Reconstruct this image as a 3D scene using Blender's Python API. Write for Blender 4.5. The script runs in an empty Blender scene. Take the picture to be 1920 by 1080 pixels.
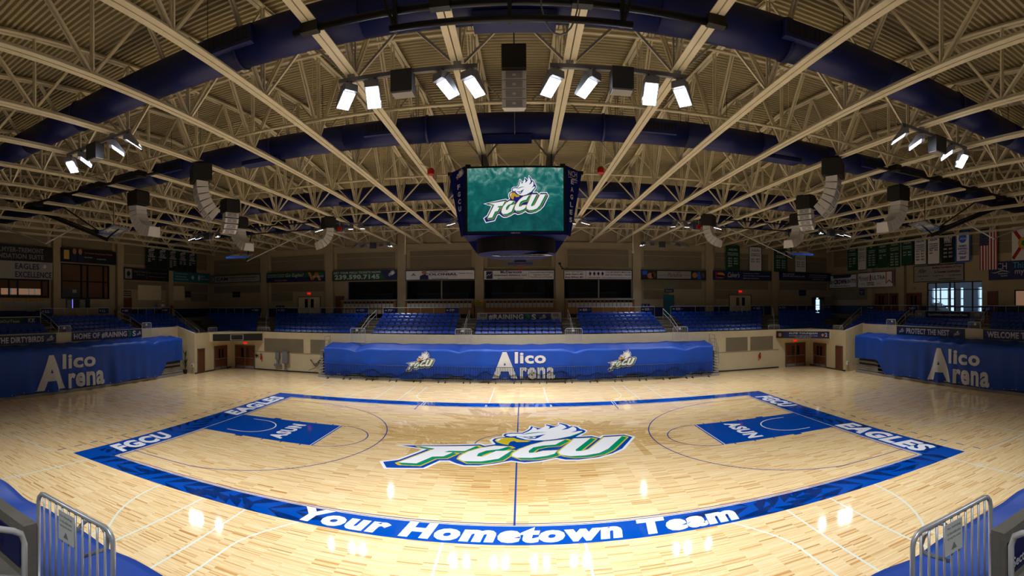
import bpy, bmesh, math, random
from mathutils import Matrix, Vector, Euler
from mathutils.geometry import tessellate_polygon
random.seed(7)
SC = bpy.context.scene
COL = SC.collection
# ---------------------------------------------------------------- camera (stitched panorama: central cylindrical)
F_PX, CV = 920.28, 569.06
YAW, ROLL = -.0206, -.005
cd = bpy.data.cameras.new('camera'); cam = bpy.data.objects.new('camera', cd); COL.objects.link(cam)
cd.type = 'PANO'; cd.panorama_type = 'CENTRAL_CYLINDRICAL'
cd.central_cylindrical_range_u_min = -960/F_PX; cd.central_cylindrical_range_u_max = 960/F_PX
cd.central_cylindrical_range_v_min = -(1080-CV)/F_PX; cd.central_cylindrical_range_v_max = CV/F_PX
cd.central_cylindrical_radius = 1.0; cd.clip_start = .05; cd.clip_end = 300
fwd = Vector((math.sin(YAW), math.cos(YAW), 0)); rgt = Vector((math.cos(YAW), -math.sin(YAW), 0)); upv = Vector((0, 0, 1))
r2 = rgt*math.cos(ROLL)+upv*math.sin(ROLL); u2 = upv*math.cos(ROLL)-rgt*math.sin(ROLL)
M = Matrix((r2, u2, -fwd)).transposed().to_4x4(); M.translation = (.2402, -20.9988, 6.0524)
cam.matrix_world = M; SC.camera = cam
# ---------------------------------------------------------------- world, exposure
w = bpy.data.worlds.new('daylight'); SC.world = w; w.use_nodes = True
bg = w.node_tree.nodes['Background']; bg.inputs[0].default_value = (.55, .80, 1.0, 1); bg.inputs[1].default_value = 2.6
vs = SC.view_settings
vs.view_transform = 'Standard'; vs.look = 'None'; vs.gamma = 1.0; vs.use_curve_mapping = False; vs.exposure = 0.0
LAMP_W = 172.0
LAMP_SPREAD = math.radians(116)          # watts of each flood lamp
# ---------------------------------------------------------------- materials
def lin(c):
    c = [x/255 for x in c]
    return tuple(x/12.92 if x <= .04045 else ((x+.055)/1.055)**2.4 for x in c)+(1,)
MATS = {}
def mat(name, col, rough=.55, metal=0, spec=.5, var=0, vscale=3.0, bump=0, bscale=40, emit=0, coat=0, alpha=1):
    m = bpy.data.materials.new(name); m.use_nodes = True; nt = m.node_tree; N = nt.nodes; L = nt.links
    b = N['Principled BSDF']; c = lin(col)
    b.inputs['Base Color'].default_value = c; b.inputs['Roughness'].default_value = rough
    b.inputs['Metallic'].default_value = metal; b.inputs['Specular IOR Level'].default_value = spec
    b.inputs['Coat Weight'].default_value = coat; b.inputs['Coat Roughness'].default_value = .08
    geo = N.new('ShaderNodeNewGeometry')
    if var:
        n = N.new('ShaderNodeTexNoise'); n.inputs['Scale'].default_value = vscale; n.inputs['Detail'].default_value = 4
        L.new(geo.outputs['Position'], n.inputs['Vector'])
        r = N.new('ShaderNodeMapRange'); r.inputs[1].default_value = .3; r.inputs[2].default_value = .7
        r.inputs[3].default_value = 1-var; r.inputs[4].default_value = 1+var
        L.new(n.outputs['Fac'], r.inputs[0])
        mx = N.new('ShaderNodeMix'); mx.data_type = 'RGBA'; mx.blend_type = 'MULTIPLY'; mx.inputs[0].default_value = 1
        mx.inputs[6].default_value = c; L.new(r.outputs[0], mx.inputs[7]); L.new(mx.outputs[2], b.inputs['Base Color'])
    if bump:
        n2 = N.new('ShaderNodeTexNoise'); n2.inputs['Scale'].default_value = bscale; n2.inputs['Detail'].default_value = 3
        L.new(geo.outputs['Position'], n2.inputs['Vector'])
        bp = N.new('ShaderNodeBump'); bp.inputs['Strength'].default_value = bump; bp.inputs['Distance'].default_value = .02
        L.new(n2.outputs['Fac'], bp.inputs['Height']); L.new(bp.outputs[0], b.inputs['Normal'])
    if emit:
        b.inputs['Emission Color'].default_value = c; b.inputs['Emission Strength'].default_value = emit
    if alpha < 1: b.inputs['Alpha'].default_value = alpha
    MATS[name] = m; return m
def floor_wood(name, stops, mul=(1, 1, 1, 1)):
    m = bpy.data.materials.new(name); m.use_nodes = True; nt = m.node_tree; N = nt.nodes; L = nt.links
    b = N['Principled BSDF']; geo = N.new('ShaderNodeNewGeometry')
    br = N.new('ShaderNodeTexBrick'); br.offset = .37; br.offset_frequency = 1; br.squash = 1
    br.inputs['Color1'].default_value = (0, 0, 0, 1); br.inputs['Color2'].default_value = (1, 1, 1, 1); br.inputs['Mortar'].default_value = (.35, .35, .35, 1)
    br.inputs['Scale'].default_value = 1; br.inputs['Mortar Size'].default_value = 0; br.inputs['Bias'].default_value = 0
    br.inputs['Brick Width'].default_value = .62; br.inputs['Row Height'].default_value = .043
    L.new(geo.outputs['Position'], br.inputs['Vector'])
    ramp = N.new('ShaderNodeValToRGB'); e = ramp.color_ramp.elements
    while len(e) < len(stops): e.new(.5)
    for el, (p, c) in zip(e, stops): el.position = p; el.color = lin(c)
    L.new(br.outputs['Color'], ramp.inputs[0])
    mp = N.new('ShaderNodeMapping'); mp.inputs['Scale'].default_value = (1.2, 22, 1)
    ns = N.new('ShaderNodeTexNoise'); ns.inputs['Scale'].default_value = 1.6; ns.inputs['Detail'].default_value = 5
    L.new(geo.outputs['Position'], mp.inputs[0]); L.new(mp.outputs[0], ns.inputs['Vector'])
    r = N.new('ShaderNodeMapRange'); r.inputs[1].default_value = .3; r.inputs[2].default_value = .72; r.inputs[3].default_value = .84; r.inputs[4].default_value = 1.08
    L.new(ns.outputs['Fac'], r.inputs[0])
    mx = N.new('ShaderNodeMix'); mx.data_type = 'RGBA'; mx.blend_type = 'MULTIPLY'; mx.inputs[0].default_value = 1
    L.new(ramp.outputs[0], mx.inputs[6]); L.new(r.outputs[0], mx.inputs[7])
    mx2 = N.new('ShaderNodeMix'); mx2.data_type = 'RGBA'; mx2.blend_type = 'MULTIPLY'; mx2.inputs[0].default_value = 1; mx2.inputs[7].default_value = mul
    L.new(mx.outputs[2], mx2.inputs[6]); L.new(mx2.outputs[2], b.inputs['Base Color'])
    b.inputs['Roughness'].default_value = .055; b.inputs['Specular IOR Level'].default_value = .55
    n2 = N.new('ShaderNodeTexNoise'); n2.inputs['Scale'].default_value = 1.7; n2.inputs['Detail'].default_value = 2
    mp2 = N.new('ShaderNodeMapping'); mp2.inputs['Scale'].default_value = (1, 6, 1)
    L.new(geo.outputs['Position'], mp2.inputs[0]); L.new(mp2.outputs[0], n2.inputs['Vector'])
    bp = N.new('ShaderNodeBump'); bp.inputs['Strength'].default_value = .004; bp.inputs['Distance'].default_value = .01
    L.new(n2.outputs['Fac'], bp.inputs['Height']); L.new(bp.outputs[0], b.inputs['Normal'])
    MATS[name] = m; return m
WOOD = [(0, (184, 134, 78)), (.05, (210, 165, 105)), (.16, (227, 192, 138)), (.55, (233, 203, 152)), (1, (239, 213, 166))]
floor_wood('maple', WOOD); floor_wood('maple_stain', WOOD, (.80, .73, .56, 1))
PG = dict(rough=.055, spec=.55)
mat('paint_blue', (0, 70, 166), **PG); mat('paint_leaf', (0, 40, 104), **PG); mat('paint_white', (238, 240, 244), **PG)
mat('paint_line', (214, 222, 210), **PG); mat('paint_green', (0, 140, 100), **PG); mat('paint_gold', (205, 185, 40), **PG); mat('paint_thin', (30, 66, 150), **PG)
mat('wall_cream_dim', (164, 150, 120), .8, var=.05, vscale=1.2, bump=.1); mat('wall_panel', (124, 114, 92), .9, var=.06, vscale=2, bump=.2, bscale=90)  # upper-wall cream darkened against the lower walls, dimmer light put into the colour
mat('wall_low', (208, 193, 158), .75, var=.05, vscale=1.5, bump=.1); mat('navy_band', (16, 26, 84), .6, var=.1)
mat('steel_cream', (216, 206, 176), .5, var=.05, vscale=2); mat('deck_cream', (172, 160, 126), .6, var=.06, vscale=.8)
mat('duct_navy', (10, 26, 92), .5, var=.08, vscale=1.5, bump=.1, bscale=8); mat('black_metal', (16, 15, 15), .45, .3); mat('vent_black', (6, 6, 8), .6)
mat('galv', (196, 200, 204), .3, .45, var=.06); mat('rail_grey', (204, 206, 208), .4, .15); mat('dark_grey', (62, 64, 70), .5, .2); mat('mid_grey', (128, 130, 136), .5, .2)
mat('tarp_blue', (0, 67, 170), .5, var=.08, vscale=.9, bump=.25, bscale=2.2); mat('print_white', (214, 212, 214), .6, var=.04)
mat('seat_blue', (0, 62, 172), .3); mat('seat_dark', (20, 24, 40), .5); mat('concrete', (112, 108, 98), .85, var=.12, vscale=2.5, bump=.25, bscale=30)
mat('step_edge', (168, 160, 140), .8); mat('door_wood', (104, 52, 26), .45, var=.2, vscale=5); mat('door_frame', (96, 84, 66), .5); mat('glass_dark', (10, 11, 14), .08)
mat('shade_brown', (92, 66, 44), .8, var=.05); mat('wood_oak', (140, 92, 42), .5, var=.15, vscale=4); mat('paper', (170, 168, 160), .8); mat('room_dark', (58, 54, 48), .9)
mat('sign_navy', (14, 24, 84), .5); mat('sign_black', (14, 15, 17), .5); mat('sign_white', (226, 226, 228), .5); mat('sign_green', (10, 84, 54), .5); mat('sign_teal', (0, 98, 118), .5)
mat('sign_grey', (150, 148, 144), .6); mat('ink_navy', (22, 26, 80), .6); mat('ink_black', (18, 18, 18), .6); mat('ink_red', (168, 30, 34), .6); mat('ink_maroon', (110, 24, 28), .6)
mat('ink_grey', (120, 122, 124), .6); mat('ink_gold', (190, 160, 70), .6); mat('ink_green', (20, 120, 60), .6); mat('ink_cyan', (60, 170, 215), .6); mat('ink_orange', (206, 130, 40), .6)
mat('cloth_green', (8, 66, 34), .85); mat('cloth_black', (16, 16, 22), .85); mat('cloth_white', (216, 214, 214), .85); mat('cloth_blue', (34, 90, 210), .85); mat('cloth_red', (160, 24, 34), .85); mat('cloth_navy', (22, 28, 70), .85)
mat('speaker_black', (20, 18, 17), .7, bump=.1); mat('speaker_white', (206, 206, 206), .5); mat('grille_grey', (150, 150, 152), .7, bump=.2, bscale=200)
mat('lamp_shell', (132, 134, 142), .4, .3); mat('lamp_glow', (236, 242, 255), .3, emit=14); mat('exit_red', (255, 30, 20), .5, emit=.7); mat('alarm_red', (190, 16, 18), .4)
mat('skin', (170, 112, 84), .6); mat('hair_dark', (30, 22, 18), .7); mat('shirt_blue', (40, 110, 200), .8); mat('shirt_white', (214, 216, 224), .8); mat('shirt_brown', (84, 54, 40), .8); mat('trousers', (58, 48, 40), .8)
mat('glass_panel', (190, 205, 215), .1, alpha=.35); mat('rim_red', (210, 40, 20), .4); mat('net_white', (225, 225, 225), .8); mat('lobby_white', (190, 205, 222), .8)
mat('vend_glow', (190, 225, 255), .5, emit=1.6); mat('tv_glow', (120, 120, 255), .5, emit=1.2); mat('lit_room', (215, 165, 135), .6, emit=.22); mat('lit_cyan', (60, 170, 220), .6, emit=.25)
mat('ink_silver', (192, 194, 198), .5); mat('beak', (196, 158, 40), .5); mat('logo_navy', (14, 24, 104), .5); mat('logo_green', (0, 118, 62), .5); mat('logo_gold', (178, 152, 60), .5); mat('logo_white', (232, 232, 234), .5)
mat('board_navy', (10, 22, 88), .6, spec=.08); mat('plate', (200, 204, 200), .5); mat('trash_blue', (20, 70, 170), .5)
def screen_mat():
    m = bpy.data.materials.new('screen_sea'); m.use_nodes = True; nt = m.node_tree; N = nt.nodes; L = nt.links
    b = N['Principled BSDF']; b.inputs['Base Color'].default_value = (0, 0, 0, 1); b.inputs['Roughness'].default_value = .3
    geo = N.new('ShaderNodeNewGeometry')
    n = N.new('ShaderNodeTexNoise'); n.inputs['Scale'].default_value = 1.6; n.inputs['Detail'].default_value = 9; n.inputs['Roughness'].default_value = .68; n.inputs['Distortion'].default_value = 1.6
    L.new(geo.outputs['Position'], n.inputs['Vector'])
    sp = N.new('ShaderNodeSeparateXYZ'); L.new(geo.outputs['Position'], sp.inputs[0])
    mr = N.new('ShaderNodeMapRange'); mr.inputs[1].default_value = 9.4; mr.inputs[2].default_value = 11.3; mr.inputs[3].default_value = -.12; mr.inputs[4].default_value = .16
    L.new(sp.outputs[2], mr.inputs[0])
    ad = N.new('ShaderNodeMath'); ad.operation = 'ADD'; L.new(n.outputs['Fac'], ad.inputs[0]); L.new(mr.outputs[0], ad.inputs[1])
    rp = N.new('ShaderNodeValToRGB'); e = rp.color_ramp.elements; e.new(.5); e.new(.6)
    for el, (p, c) in zip(e, [(.3, (2, 70, 76)), (.55, (14, 102, 98)), (.66, (70, 134, 126)), (.8, (180, 192, 190))]): el.position = p; el.color = lin(c)
    L.new(ad.outputs[0], rp.inputs[0]); L.new(rp.outputs[0], b.inputs['Emission Color']); b.inputs['Emission Strength'].default_value = .85
    MATS['screen_sea'] = m
screen_mat()
for nm, c, s in (('scr_white', (236, 236, 238), .9), ('scr_navy', (20, 30, 110), .9), ('scr_gold', (178, 148, 60), .9), ('scr_green', (0, 122, 66), .9), ('scr_beak', (190, 150, 40), .9)):
    mat(nm, (0, 0, 0), .3); b_ = MATS[nm].node_tree.nodes['Principled BSDF']; b_.inputs['Emission Color'].default_value = lin(c); b_.inputs['Emission Strength'].default_value = s
# ---------------------------------------------------------------- mesh helpers
V = Vector
def wmat(o):
    m = o.matrix_basis
    return m if o.parent is None else wmat(o.parent) @ o.matrix_parent_inverse @ m
def link(o, parent=None, local=False):
    COL.objects.link(o)
    if parent is not None:
        o.parent = parent
        if not local: o.matrix_parent_inverse = wmat(parent).inverted()
    return o
class MB:
    def __init__(s): s.v = []; s.f = []
    def add(s, vs, fs):
        n = len(s.v); s.v += [tuple(p) for p in vs]; s.f += [tuple(i+n for i in f) for f in fs]; return s
    def box(s, x0, x1, y0, y1, z0, z1):
        return s.add([(x0,y0,z0),(x1,y0,z0),(x1,y1,z0),(x0,y1,z0),(x0,y0,z1),(x1,y0,z1),(x1,y1,z1),(x0,y1,z1)],
                     [(3,2,1,0),(4,5,6,7),(0,1,5,4),(1,2,6,5),(2,3,7,6),(3,0,4,7)])
    def obox(s, c, a, b, d):
        c, a, b, d = V(c), V(a), V(b), V(d)
        P = [c+a*i+b*j+d*k for k in (-1, 1) for i, j in ((-1,-1),(1,-1),(1,1),(-1,1))]
        return s.add(P, [(3,2,1,0),(4,5,6,7),(0,1,5,4),(1,2,6,5),(2,3,7,6),(3,0,4,7)])
    def bar(s, p, q, w, h, up=(0, 0, 1)):
        p, q = V(p), V(q); d = q-p; u = V(up)
        sd = d.cross(u)
        if sd.length < 1e-6: sd = d.cross(V((1, 0, 0)))
        sd.normalize(); n = sd.cross(d).normalized()
        return s.obox((p+q)/2, sd*w/2, n*h/2, d/2)
    def tube(s, pts, r, n=6, closed=False):
        pts = [V(p) for p in pts]; k = len(pts); rings = []
        ref = None
        for i in range(k):
            a = pts[i-1] if (i or closed) else pts[i]; b = pts[(i+1) % k] if (i < k-1 or closed) else pts[i]
            t = (b-a).normalized()
            if ref is None:
                ref = t.cross(V((0, 0, 1)))
                if ref.length < 1e-4: ref = t.cross(V((1, 0, 0)))
            ref = (ref-t*ref.dot(t)).normalized(); bi = t.cross(ref)
            rings.append([pts[i]+(ref*math.cos(2*math.pi*j/n)+bi*math.sin(2*math.pi*j/n))*r for j in range(n)])
        vs = [p for rg in rings for p in rg]; fs = []
        for i in range(k if closed else k-1):
            for j in range(n):
                fs.append((i*n+j, i*n+(j+1) % n, ((i+1) % k)*n+(j+1) % n, ((i+1) % k)*n+j))
        if not closed: fs += [tuple(reversed(range(n))), tuple((k-1)*n+j for j in range(n))]
        return s.add(vs, fs)
    def prism(s, pts, d):
        d = V(d); n = len(pts); P = [V(p) for p in pts]
        return s.add(P+[p+d for p in P], [tuple(reversed(range(n))), tuple(range(n, 2*n))]+[(i, (i+1) % n, n+(i+1) % n, n+i) for i in range(n)])
    def poly(s, pts): return s.add(pts, [tuple(range(len(pts)))])
    def lathe(s, prof, c=(0, 0, 0), n=24):
        c = V(c); m = len(prof); vs = [c+V((r*math.cos(2*math.pi*j/n), r*math.sin(2*math.pi*j/n), z)) for r, z in prof for j in range(n)]
        fs = [(i*n+j, i*n+(j+1) % n, (i+1)*n+(j+1) % n, (i+1)*n+j) for i in range(m-1) for j in range(n)]
        fs += [tuple(reversed(range(n))), tuple((m-1)*n+j for j in range(n))]
        return s.add(vs, fs)
    def grid(s, fn, nu, nv):
        vs = [fn(i/nu, j/nv) for i in range(nu+1) for j in range(nv+1)]
        return s.add(vs, [(i*(nv+1)+j, (i+1)*(nv+1)+j, (i+1)*(nv+1)+j+1, i*(nv+1)+j+1) for i in range(nu) for j in range(nv)])
    def mesh(s, name, m, smooth=False):
        me = bpy.data.meshes.new(name); me.from_pydata(s.v, [], s.f)
        me.materials.append(MATS[m] if isinstance(m, str) else m)
        if smooth: me.polygons.foreach_set('use_smooth', [True]*len(me.polygons))
        me.update(); return me
    def build(s, name, m, parent=None, smooth=False, local=False):
        return link(bpy.data.objects.new(name, s.mesh(name, m, smooth)), parent, local)
def tag(o, label=None, cat=None, group=None, kind=None):
    if label: o['label'] = label
    if cat: o['category'] = cat
    if group: o['group'] = group
    if kind: o['kind'] = kind
    return o
ORD = 'first second third fourth fifth sixth seventh eighth ninth tenth eleventh twelfth thirteenth fourteenth fifteenth sixteenth seventeenth eighteenth nineteenth twentieth'.split()
def thing(name, label, cat, loc=(0, 0, 0), rz=0, group=None):
    o = bpy.data.objects.new(name, None); o.empty_display_size = .2; o.location = loc; o.rotation_euler = (0, 0, rz); COL.objects.link(o)
    return tag(o, label, cat, group)
def struct(name, label=None, loc=(0, 0, 0)):
    o = bpy.data.objects.new(name, None); o.location = loc; COL.objects.link(o)
    return tag(o, label, kind='structure')
def inst(name, me, parent=None, loc=None, local=False):
    o = bpy.data.objects.new(name, me); link(o, parent, local)
    if loc is not None: o.location = loc
    return o
def copy_tree(o, parent=None):
    c = o.copy(); COL.objects.link(c)
    if parent is not None: c.parent = parent
    for ch in list(o.children): copy_tree(ch, c)
    return c
# ---------------------------------------------------------------- lettering
_TC = {}
def text2d(body, bold=.02, shear=0., spacing=1.0):
    k = (body, bold, shear, spacing)
    if k in _TC: return _TC[k]
    cu = bpy.data.curves.new('t', 'FONT'); cu.body = body; cu.offset = bold; cu.shear = shear; cu.space_character = spacing; cu.resolution_u = 3; cu.fill_mode = 'FRONT'
    ob = bpy.data.objects.new('t', cu); me = bpy.data.meshes.new_from_object(ob)
    vs = [(v.co.x, v.co.y) for v in me.vertices]; fs = [tuple(p.vertices) for p in me.polygons]
    bpy.data.objects.remove(ob); bpy.data.curves.remove(cu); bpy.data.meshes.remove(me)
    x0 = min(v[0] for v in vs); x1 = max(v[0] for v in vs); y0 = min(v[1] for v in vs); y1 = max(v[1] for v in vs)
    vs = [((x-x0)/(x1-x0), (y-y0)/(y1-y0)) for x, y in vs]
    _TC[k] = (vs, fs, (x1-x0)/(y1-y0)); return _TC[k]
def letter_into(mb, body, O, ex, ey, w_, h_, bold=.02, shear=0., spacing=None):
    vs, fs, asp = text2d(body, bold, shear, spacing or 1+bold*2.2); O, ex, ey = V(O), V(ex), V(ey)
    mb.add([O+ex*(x*w_)+ey*(y*h_) for x, y in vs], fs)
def lettering(body, O, ex, ey, w_, h_, m, parent, name='lettering', **k):
    mb = MB(); letter_into(mb, body, O, ex, ey, w_, h_, **k); o = mb.build(name, m, parent)
    if h_ < .6: o['kind'] = 'stuff'      # letters too small to pick apart
    return o
# ---------------------------------------------------------------- team logo, traced as layered flat shapes (u right, v down, 1485 x 1080 field)
LG_OUT = [(55,632),(535,533),(562,558),(600,535),(578,470),(590,420),(620,392),(652,376),(645,345),(655,312),(685,286),(760,285),(785,258),(808,200),(818,122),(838,125),(890,185),(915,150),(922,82),(940,85),(985,135),(1005,95),(1012,40),(1030,50),(1080,120),(1088,138),(1105,132),(1135,165),(1150,225),(1165,235),(1180,280),(1165,325),(1120,395),(1195,392),(1230,435),(1250,400),(1395,398),(1442,475),(1330,700),(1260,775),(1170,830),(1060,855),(985,845),(945,815),(860,860),(780,878),(715,850),(640,895),(560,930),(480,935),(430,905),(395,870),(360,875),(300,1000),(105,1040),(52,935),(130,880),(225,690)]
LG_F = [(190,633),(512,586),(458,684),(372,690),(350,716),(398,714),(358,790),(302,803),(243,925),(150,932),(290,662)]
LG_G = [(692,588),(612,580),(540,622),(480,692),(446,765),(440,820),(472,856),(560,852),(648,805),(714,660),(628,672),(590,735),(562,772),(532,770),(536,720),(575,668),(642,642)]
LG_C = [(1022,462),(900,495),(825,555),(758,635),(722,705),(714,755),(742,788),(820,790),(900,762),(942,728),(962,670),(885,676),(850,702),(806,706),(806,668),(832,608),(885,575),(958,560)]
LG_U = [(1078,452),(1176,450),(1060,672),(1062,695),(1095,695),(1135,672),(1255,450),(1365,448),(1240,680),(1180,745),(1100,775),(1020,778),(972,750),(965,700)]
LG_HN = [(600,460),(612,425),(650,400),(672,392),(655,355),(665,320),(700,300),(770,298),(800,250),(820,200),(828,138),(880,190),(895,200),(922,160),(930,95),(985,150),(1012,110),(1020,58),(1065,115),(1080,175),(1095,150),(1125,180),(1140,250),(1155,250),(1168,290),(1150,330),(1100,385),(1040,430),(960,470),(900,485),(840,492),(790,505),(735,500),(715,515),(715,580),(690,575),(650,545),(620,505)]
LG_HW = [(670,360),(680,330),(705,318),(775,318),(810,265),(830,215),(840,160),(864,200),(862,230),(900,195),(932,125),(950,160),(936,212),(980,172),(1008,130),(1020,85),(1048,140),(1055,190),(1015,248),(1060,225),(1100,165),(1115,215),(1110,270),(1070,312),(1125,285),(1148,285),(1130,325),(1060,400),(980,445),(900,470),(850,470),(790,450),(755,415),(735,395),(740,370),(700,385)]
LG_BK = [(610,470),(620,430),(655,408),(720,410),(740,440),(770,460),(825,475),(800,500),(740,505),(725,480),(705,490),(695,525),(692,560),(665,548),(625,510)]
LG_BH = [(617,470),(630,435),(662,418),(642,445),(632,482)]
LG_EY = [(740,375),(775,388),(835,385),(915,335),(890,375),(870,410),(850,435),(815,438),(780,400)]
LG_EW = [(787,400),(818,424),(846,418),(856,394),(820,395)]
LG_EI = [(810,400),(822,394),(836,400),(834,414),(820,418)]
LG_GB = [(755,350),(810,305),(870,288),(930,290),(870,302),(820,320)]
LG_GC = [(975,445),(1060,395),(1125,325),(1138,305),(1132,338),(1072,402),(1000,440)]
def poff(P, d):
    n = len(P); area = sum(P[i][0]*P[(i+1) % n][1]-P[(i+1) % n][0]*P[i][1] for i in range(n)); sg = 1 if area > 0 else -1; out = []
    for i in range(n):
        a, b, c = V(P[i-1]), V(P[i]), V(P[(i+1) % n]); e1 = (b-a).normalized(); e2 = (c-b).normalized()
        n1 = V((e1.y, -e1.x))*sg; n2 = V((e2.y, -e2.x))*sg; m = n1+n2
        if m.length < .25: m = n1
        m.normalize(); k = 1/max(.45, m.dot(n1)); out.append(tuple(b+m*d*k))
    return out
def scan_union(polys, dy, lo=None, hi=None, xlo=-1e9, xhi=1e9):
    """non-overlapping strips covering the union of 2-D polygons"""
    y0 = min(p[1] for P in polys for p in P); y1 = max(p[1] for P in polys for p in P)
    if lo is not None: y0 = max(y0, lo)
    if hi is not None: y1 = min(y1, hi)
    n = max(1, int(math.ceil((y1-y0)/dy))); h = (y1-y0)/n; rows = [[] for _ in range(n)]
    for P in polys:
        a, b = min(p[1] for p in P), max(p[1] for p in P)
        for i in range(max(0, int((a-y0)/h-.5)), min(n-1, int((b-y0)/h+.5))+1):
            yc = y0+(i+.5)*h; xs = []
            for k in range(len(P)):
                (xa, ya), (xb, yb) = P[k], P[(k+1) % len(P)]
                if (ya > yc) != (yb > yc): xs.append(xa+(yc-ya)/(yb-ya)*(xb-xa))
            xs.sort()
            rows[i] += [(xs[j], xs[j+1]) for j in range(0, len(xs)-1, 2)]
    out = []
    for i, iv in enumerate(rows):
        iv.sort(); cur = None
        for a, b in iv:
            a, b = max(a, xlo), min(b, xhi)
            if b <= a: continue
            if cur and a <= cur[1]+1e-6: cur[1] = max(cur[1], b)
            else:
                if cur: out.append((cur[0], cur[1], y0+i*h, y0+(i+1)*h))
                cur = [a, b]
        if cur: out.append((cur[0], cur[1], y0+i*h, y0+(i+1)*h))
    return out
def logo(parent, O, ex, ey, s, nrm, gap, pal, name='logo', head_only=False, step=5):
    """O = field point (742,540); ex/ey unit vectors (ey up), s metres per field unit, nrm*gap = layer step."""
    O, ex, ey, nrm = V(O), V(ex), V(ey), V(nrm)
    def P3(p, lv): return O+ex*((p[0]-742)*s)-ey*((p[1]-540)*s)+nrm*(gap*lv)
    white, navy, gold, green, beak = pal
    L = {}
    def put(m, pts, lv):
        mb = L.setdefault(m, MB())
        if len(pts) == 4: mb.poly([P3(p, lv) for p in pts])
        else: mb.add([P3(p, lv) for p in pts], tessellate_polygon([[V((p[0], p[1], 0)) for p in pts]]))
    if head_only:
        put(white, poff(LG_HN, 13), 0)
    else:
        put(white, LG_OUT, 0); put(navy, poff(LG_OUT, -16), 1)
        d = (24, 30)
        for li, Lp in enumerate((LG_F, LG_G, LG_C, LG_U)):
            for m, pts, lv in ((gold, poff(Lp, 9), 2+li*.8), (green, Lp, 2.25+li*.8)):
                n = len(pts); Q = [pts, [(a[0]+d[0], a[1]+d[1]) for a in pts]]
                for i in range(n):
                    a, b = pts[i], pts[(i+1) % n]; Q.append([a, b, (b[0]+d[0], b[1]+d[1]), (a[0]+d[0], a[1]+d[1])])
                for xa, xb, ya, yb in scan_union(Q, step): put(m, [(xa, ya), (xb, ya), (xb, yb), (xa, yb)], lv)
            put(white, Lp, 2.5+li*.8)
    put(navy, LG_HN, 6); put(white, LG_HW, 7); put(beak, LG_BK, 7); put(white, LG_BH, 8); put(navy, LG_EY, 8); put(white, LG_EW, 9); put(green, LG_EI, 10); put(green, LG_GB, 8); put(green, LG_GC, 8)
    first = None
    for m, mb in L.items():
        mb.build(name, m, parent)
PAL_FLOOR = ('paint_white', 'paint_blue', 'paint_gold', 'paint_green', 'paint_gold')
PAL_SCR = ('scr_white', 'scr_navy', 'scr_gold', 'scr_green', 'scr_beak')
PAL_PRT = ('logo_white', 'logo_navy', 'logo_gold', 'logo_green', 'beak')
PAL_MONO = ('ink_silver', 'sign_navy', 'sign_navy', 'sign_navy', 'ink_gold')
PAL_BLK = ('ink_silver', 'sign_black', 'sign_black', 'sign_black', 'ink_silver')
# ================================================================ ROOM SHELL
HX, YF, YN = 35.3, 27.0, -27.0
def zroof(y): return 15.45-.083*abs(y)
# ---- floor
fl = MB().box(-27.2, 27.2, -18.2, 18.6, -.3, 0).build('floor', 'maple'); tag(fl, 'glossy maple plank basketball floor with painted court', kind='structure')
slab = MB().box(-HX-.3, HX+.3, YN-.3, YF+.3, -.6, -.31).build('floor_slab', 'concrete'); tag(slab, 'concrete slab under the sports floor and stands', kind='structure')
MB().box(-28.6, -27.2, -18.2, 18.6, -.3, 0).build('floor_margin', 'maple', fl); MB().box(27.2, 28.6, -18.2, 18.6, -.3, 0).build('floor_margin', 'maple', fl)
# ---- ceiling: corrugated deck, ribs across the hall, two gentle slopes
mb = MB(); prof = []
y = -27.2
while y < 27.2:
    for dy, dz in ((0, 0), (.09, 0), (.12, .1), (.2, .1)):
        yy = y+dy; prof.append((yy, zroof(yy)+.02+dz))
    y += .23
n = len(prof)
mb.add([(-HX-.2, p[0], p[1]) for p in prof]+[(HX+.2, p[0], p[1]) for p in prof], [(i, i+1, n+i+1, n+i) for i in range(n-1)])
ceil = mb.build('ceiling', 'deck_cream'); tag(ceil, 'cream corrugated steel roof deck', kind='structure')
rf = MB(); rf.prism([(-HX-.3, -27.4, zroof(27.4)+.25), (-HX-.3, 0, zroof(0)+.25), (-HX-.3, 27.4, zroof(27.4)+.25), (-HX-.3, 27.4, zroof(27.4)+.4), (-HX-.3, 0, zroof(0)+.4), (-HX-.3, -27.4, zroof(27.4)+.4)], (2*HX+.6, 0, 0))
rf.build('roof_skin', 'dark_grey', ceil)
# ---- far wall with four suite openings
SUITES = [(-17.56, -12.17), (-11.28, -4.31), (-3.5, 3.4), (4.25, 11.15)]
mb = MB(); mb.box(-HX-.3, HX+.3, YF, YF+.3, 0, 6.53); mb.box(-HX-.3, HX+.3, YF, YF+.3, 8.4, 13.35)
xs = [-HX-.3]+[v for s in SUITES for v in s]+[HX+.3]
for i in range(0, len(xs), 2): mb.box(xs[i], xs[i+1], YF, YF+.3, 6.53, 8.4)
wf = mb.build('wall_far', 'wall_cream_dim'); tag(wf, 'cream far wall with pilasters and suite openings', kind='structure')
PIL = [-27.4, -19.5, -11.68, -3.92, 3.92, 11.62, 19.4, 27.3]
pm = MB().box(-.43, .43, -.38, 0, 4.65, 13.2).mesh('pilaster', 'wall_cream_dim')
for x in PIL: inst('pilaster', pm, wf, (x, YF, 0), local=True)
edges = [-HX]+PIL+[HX]
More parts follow.
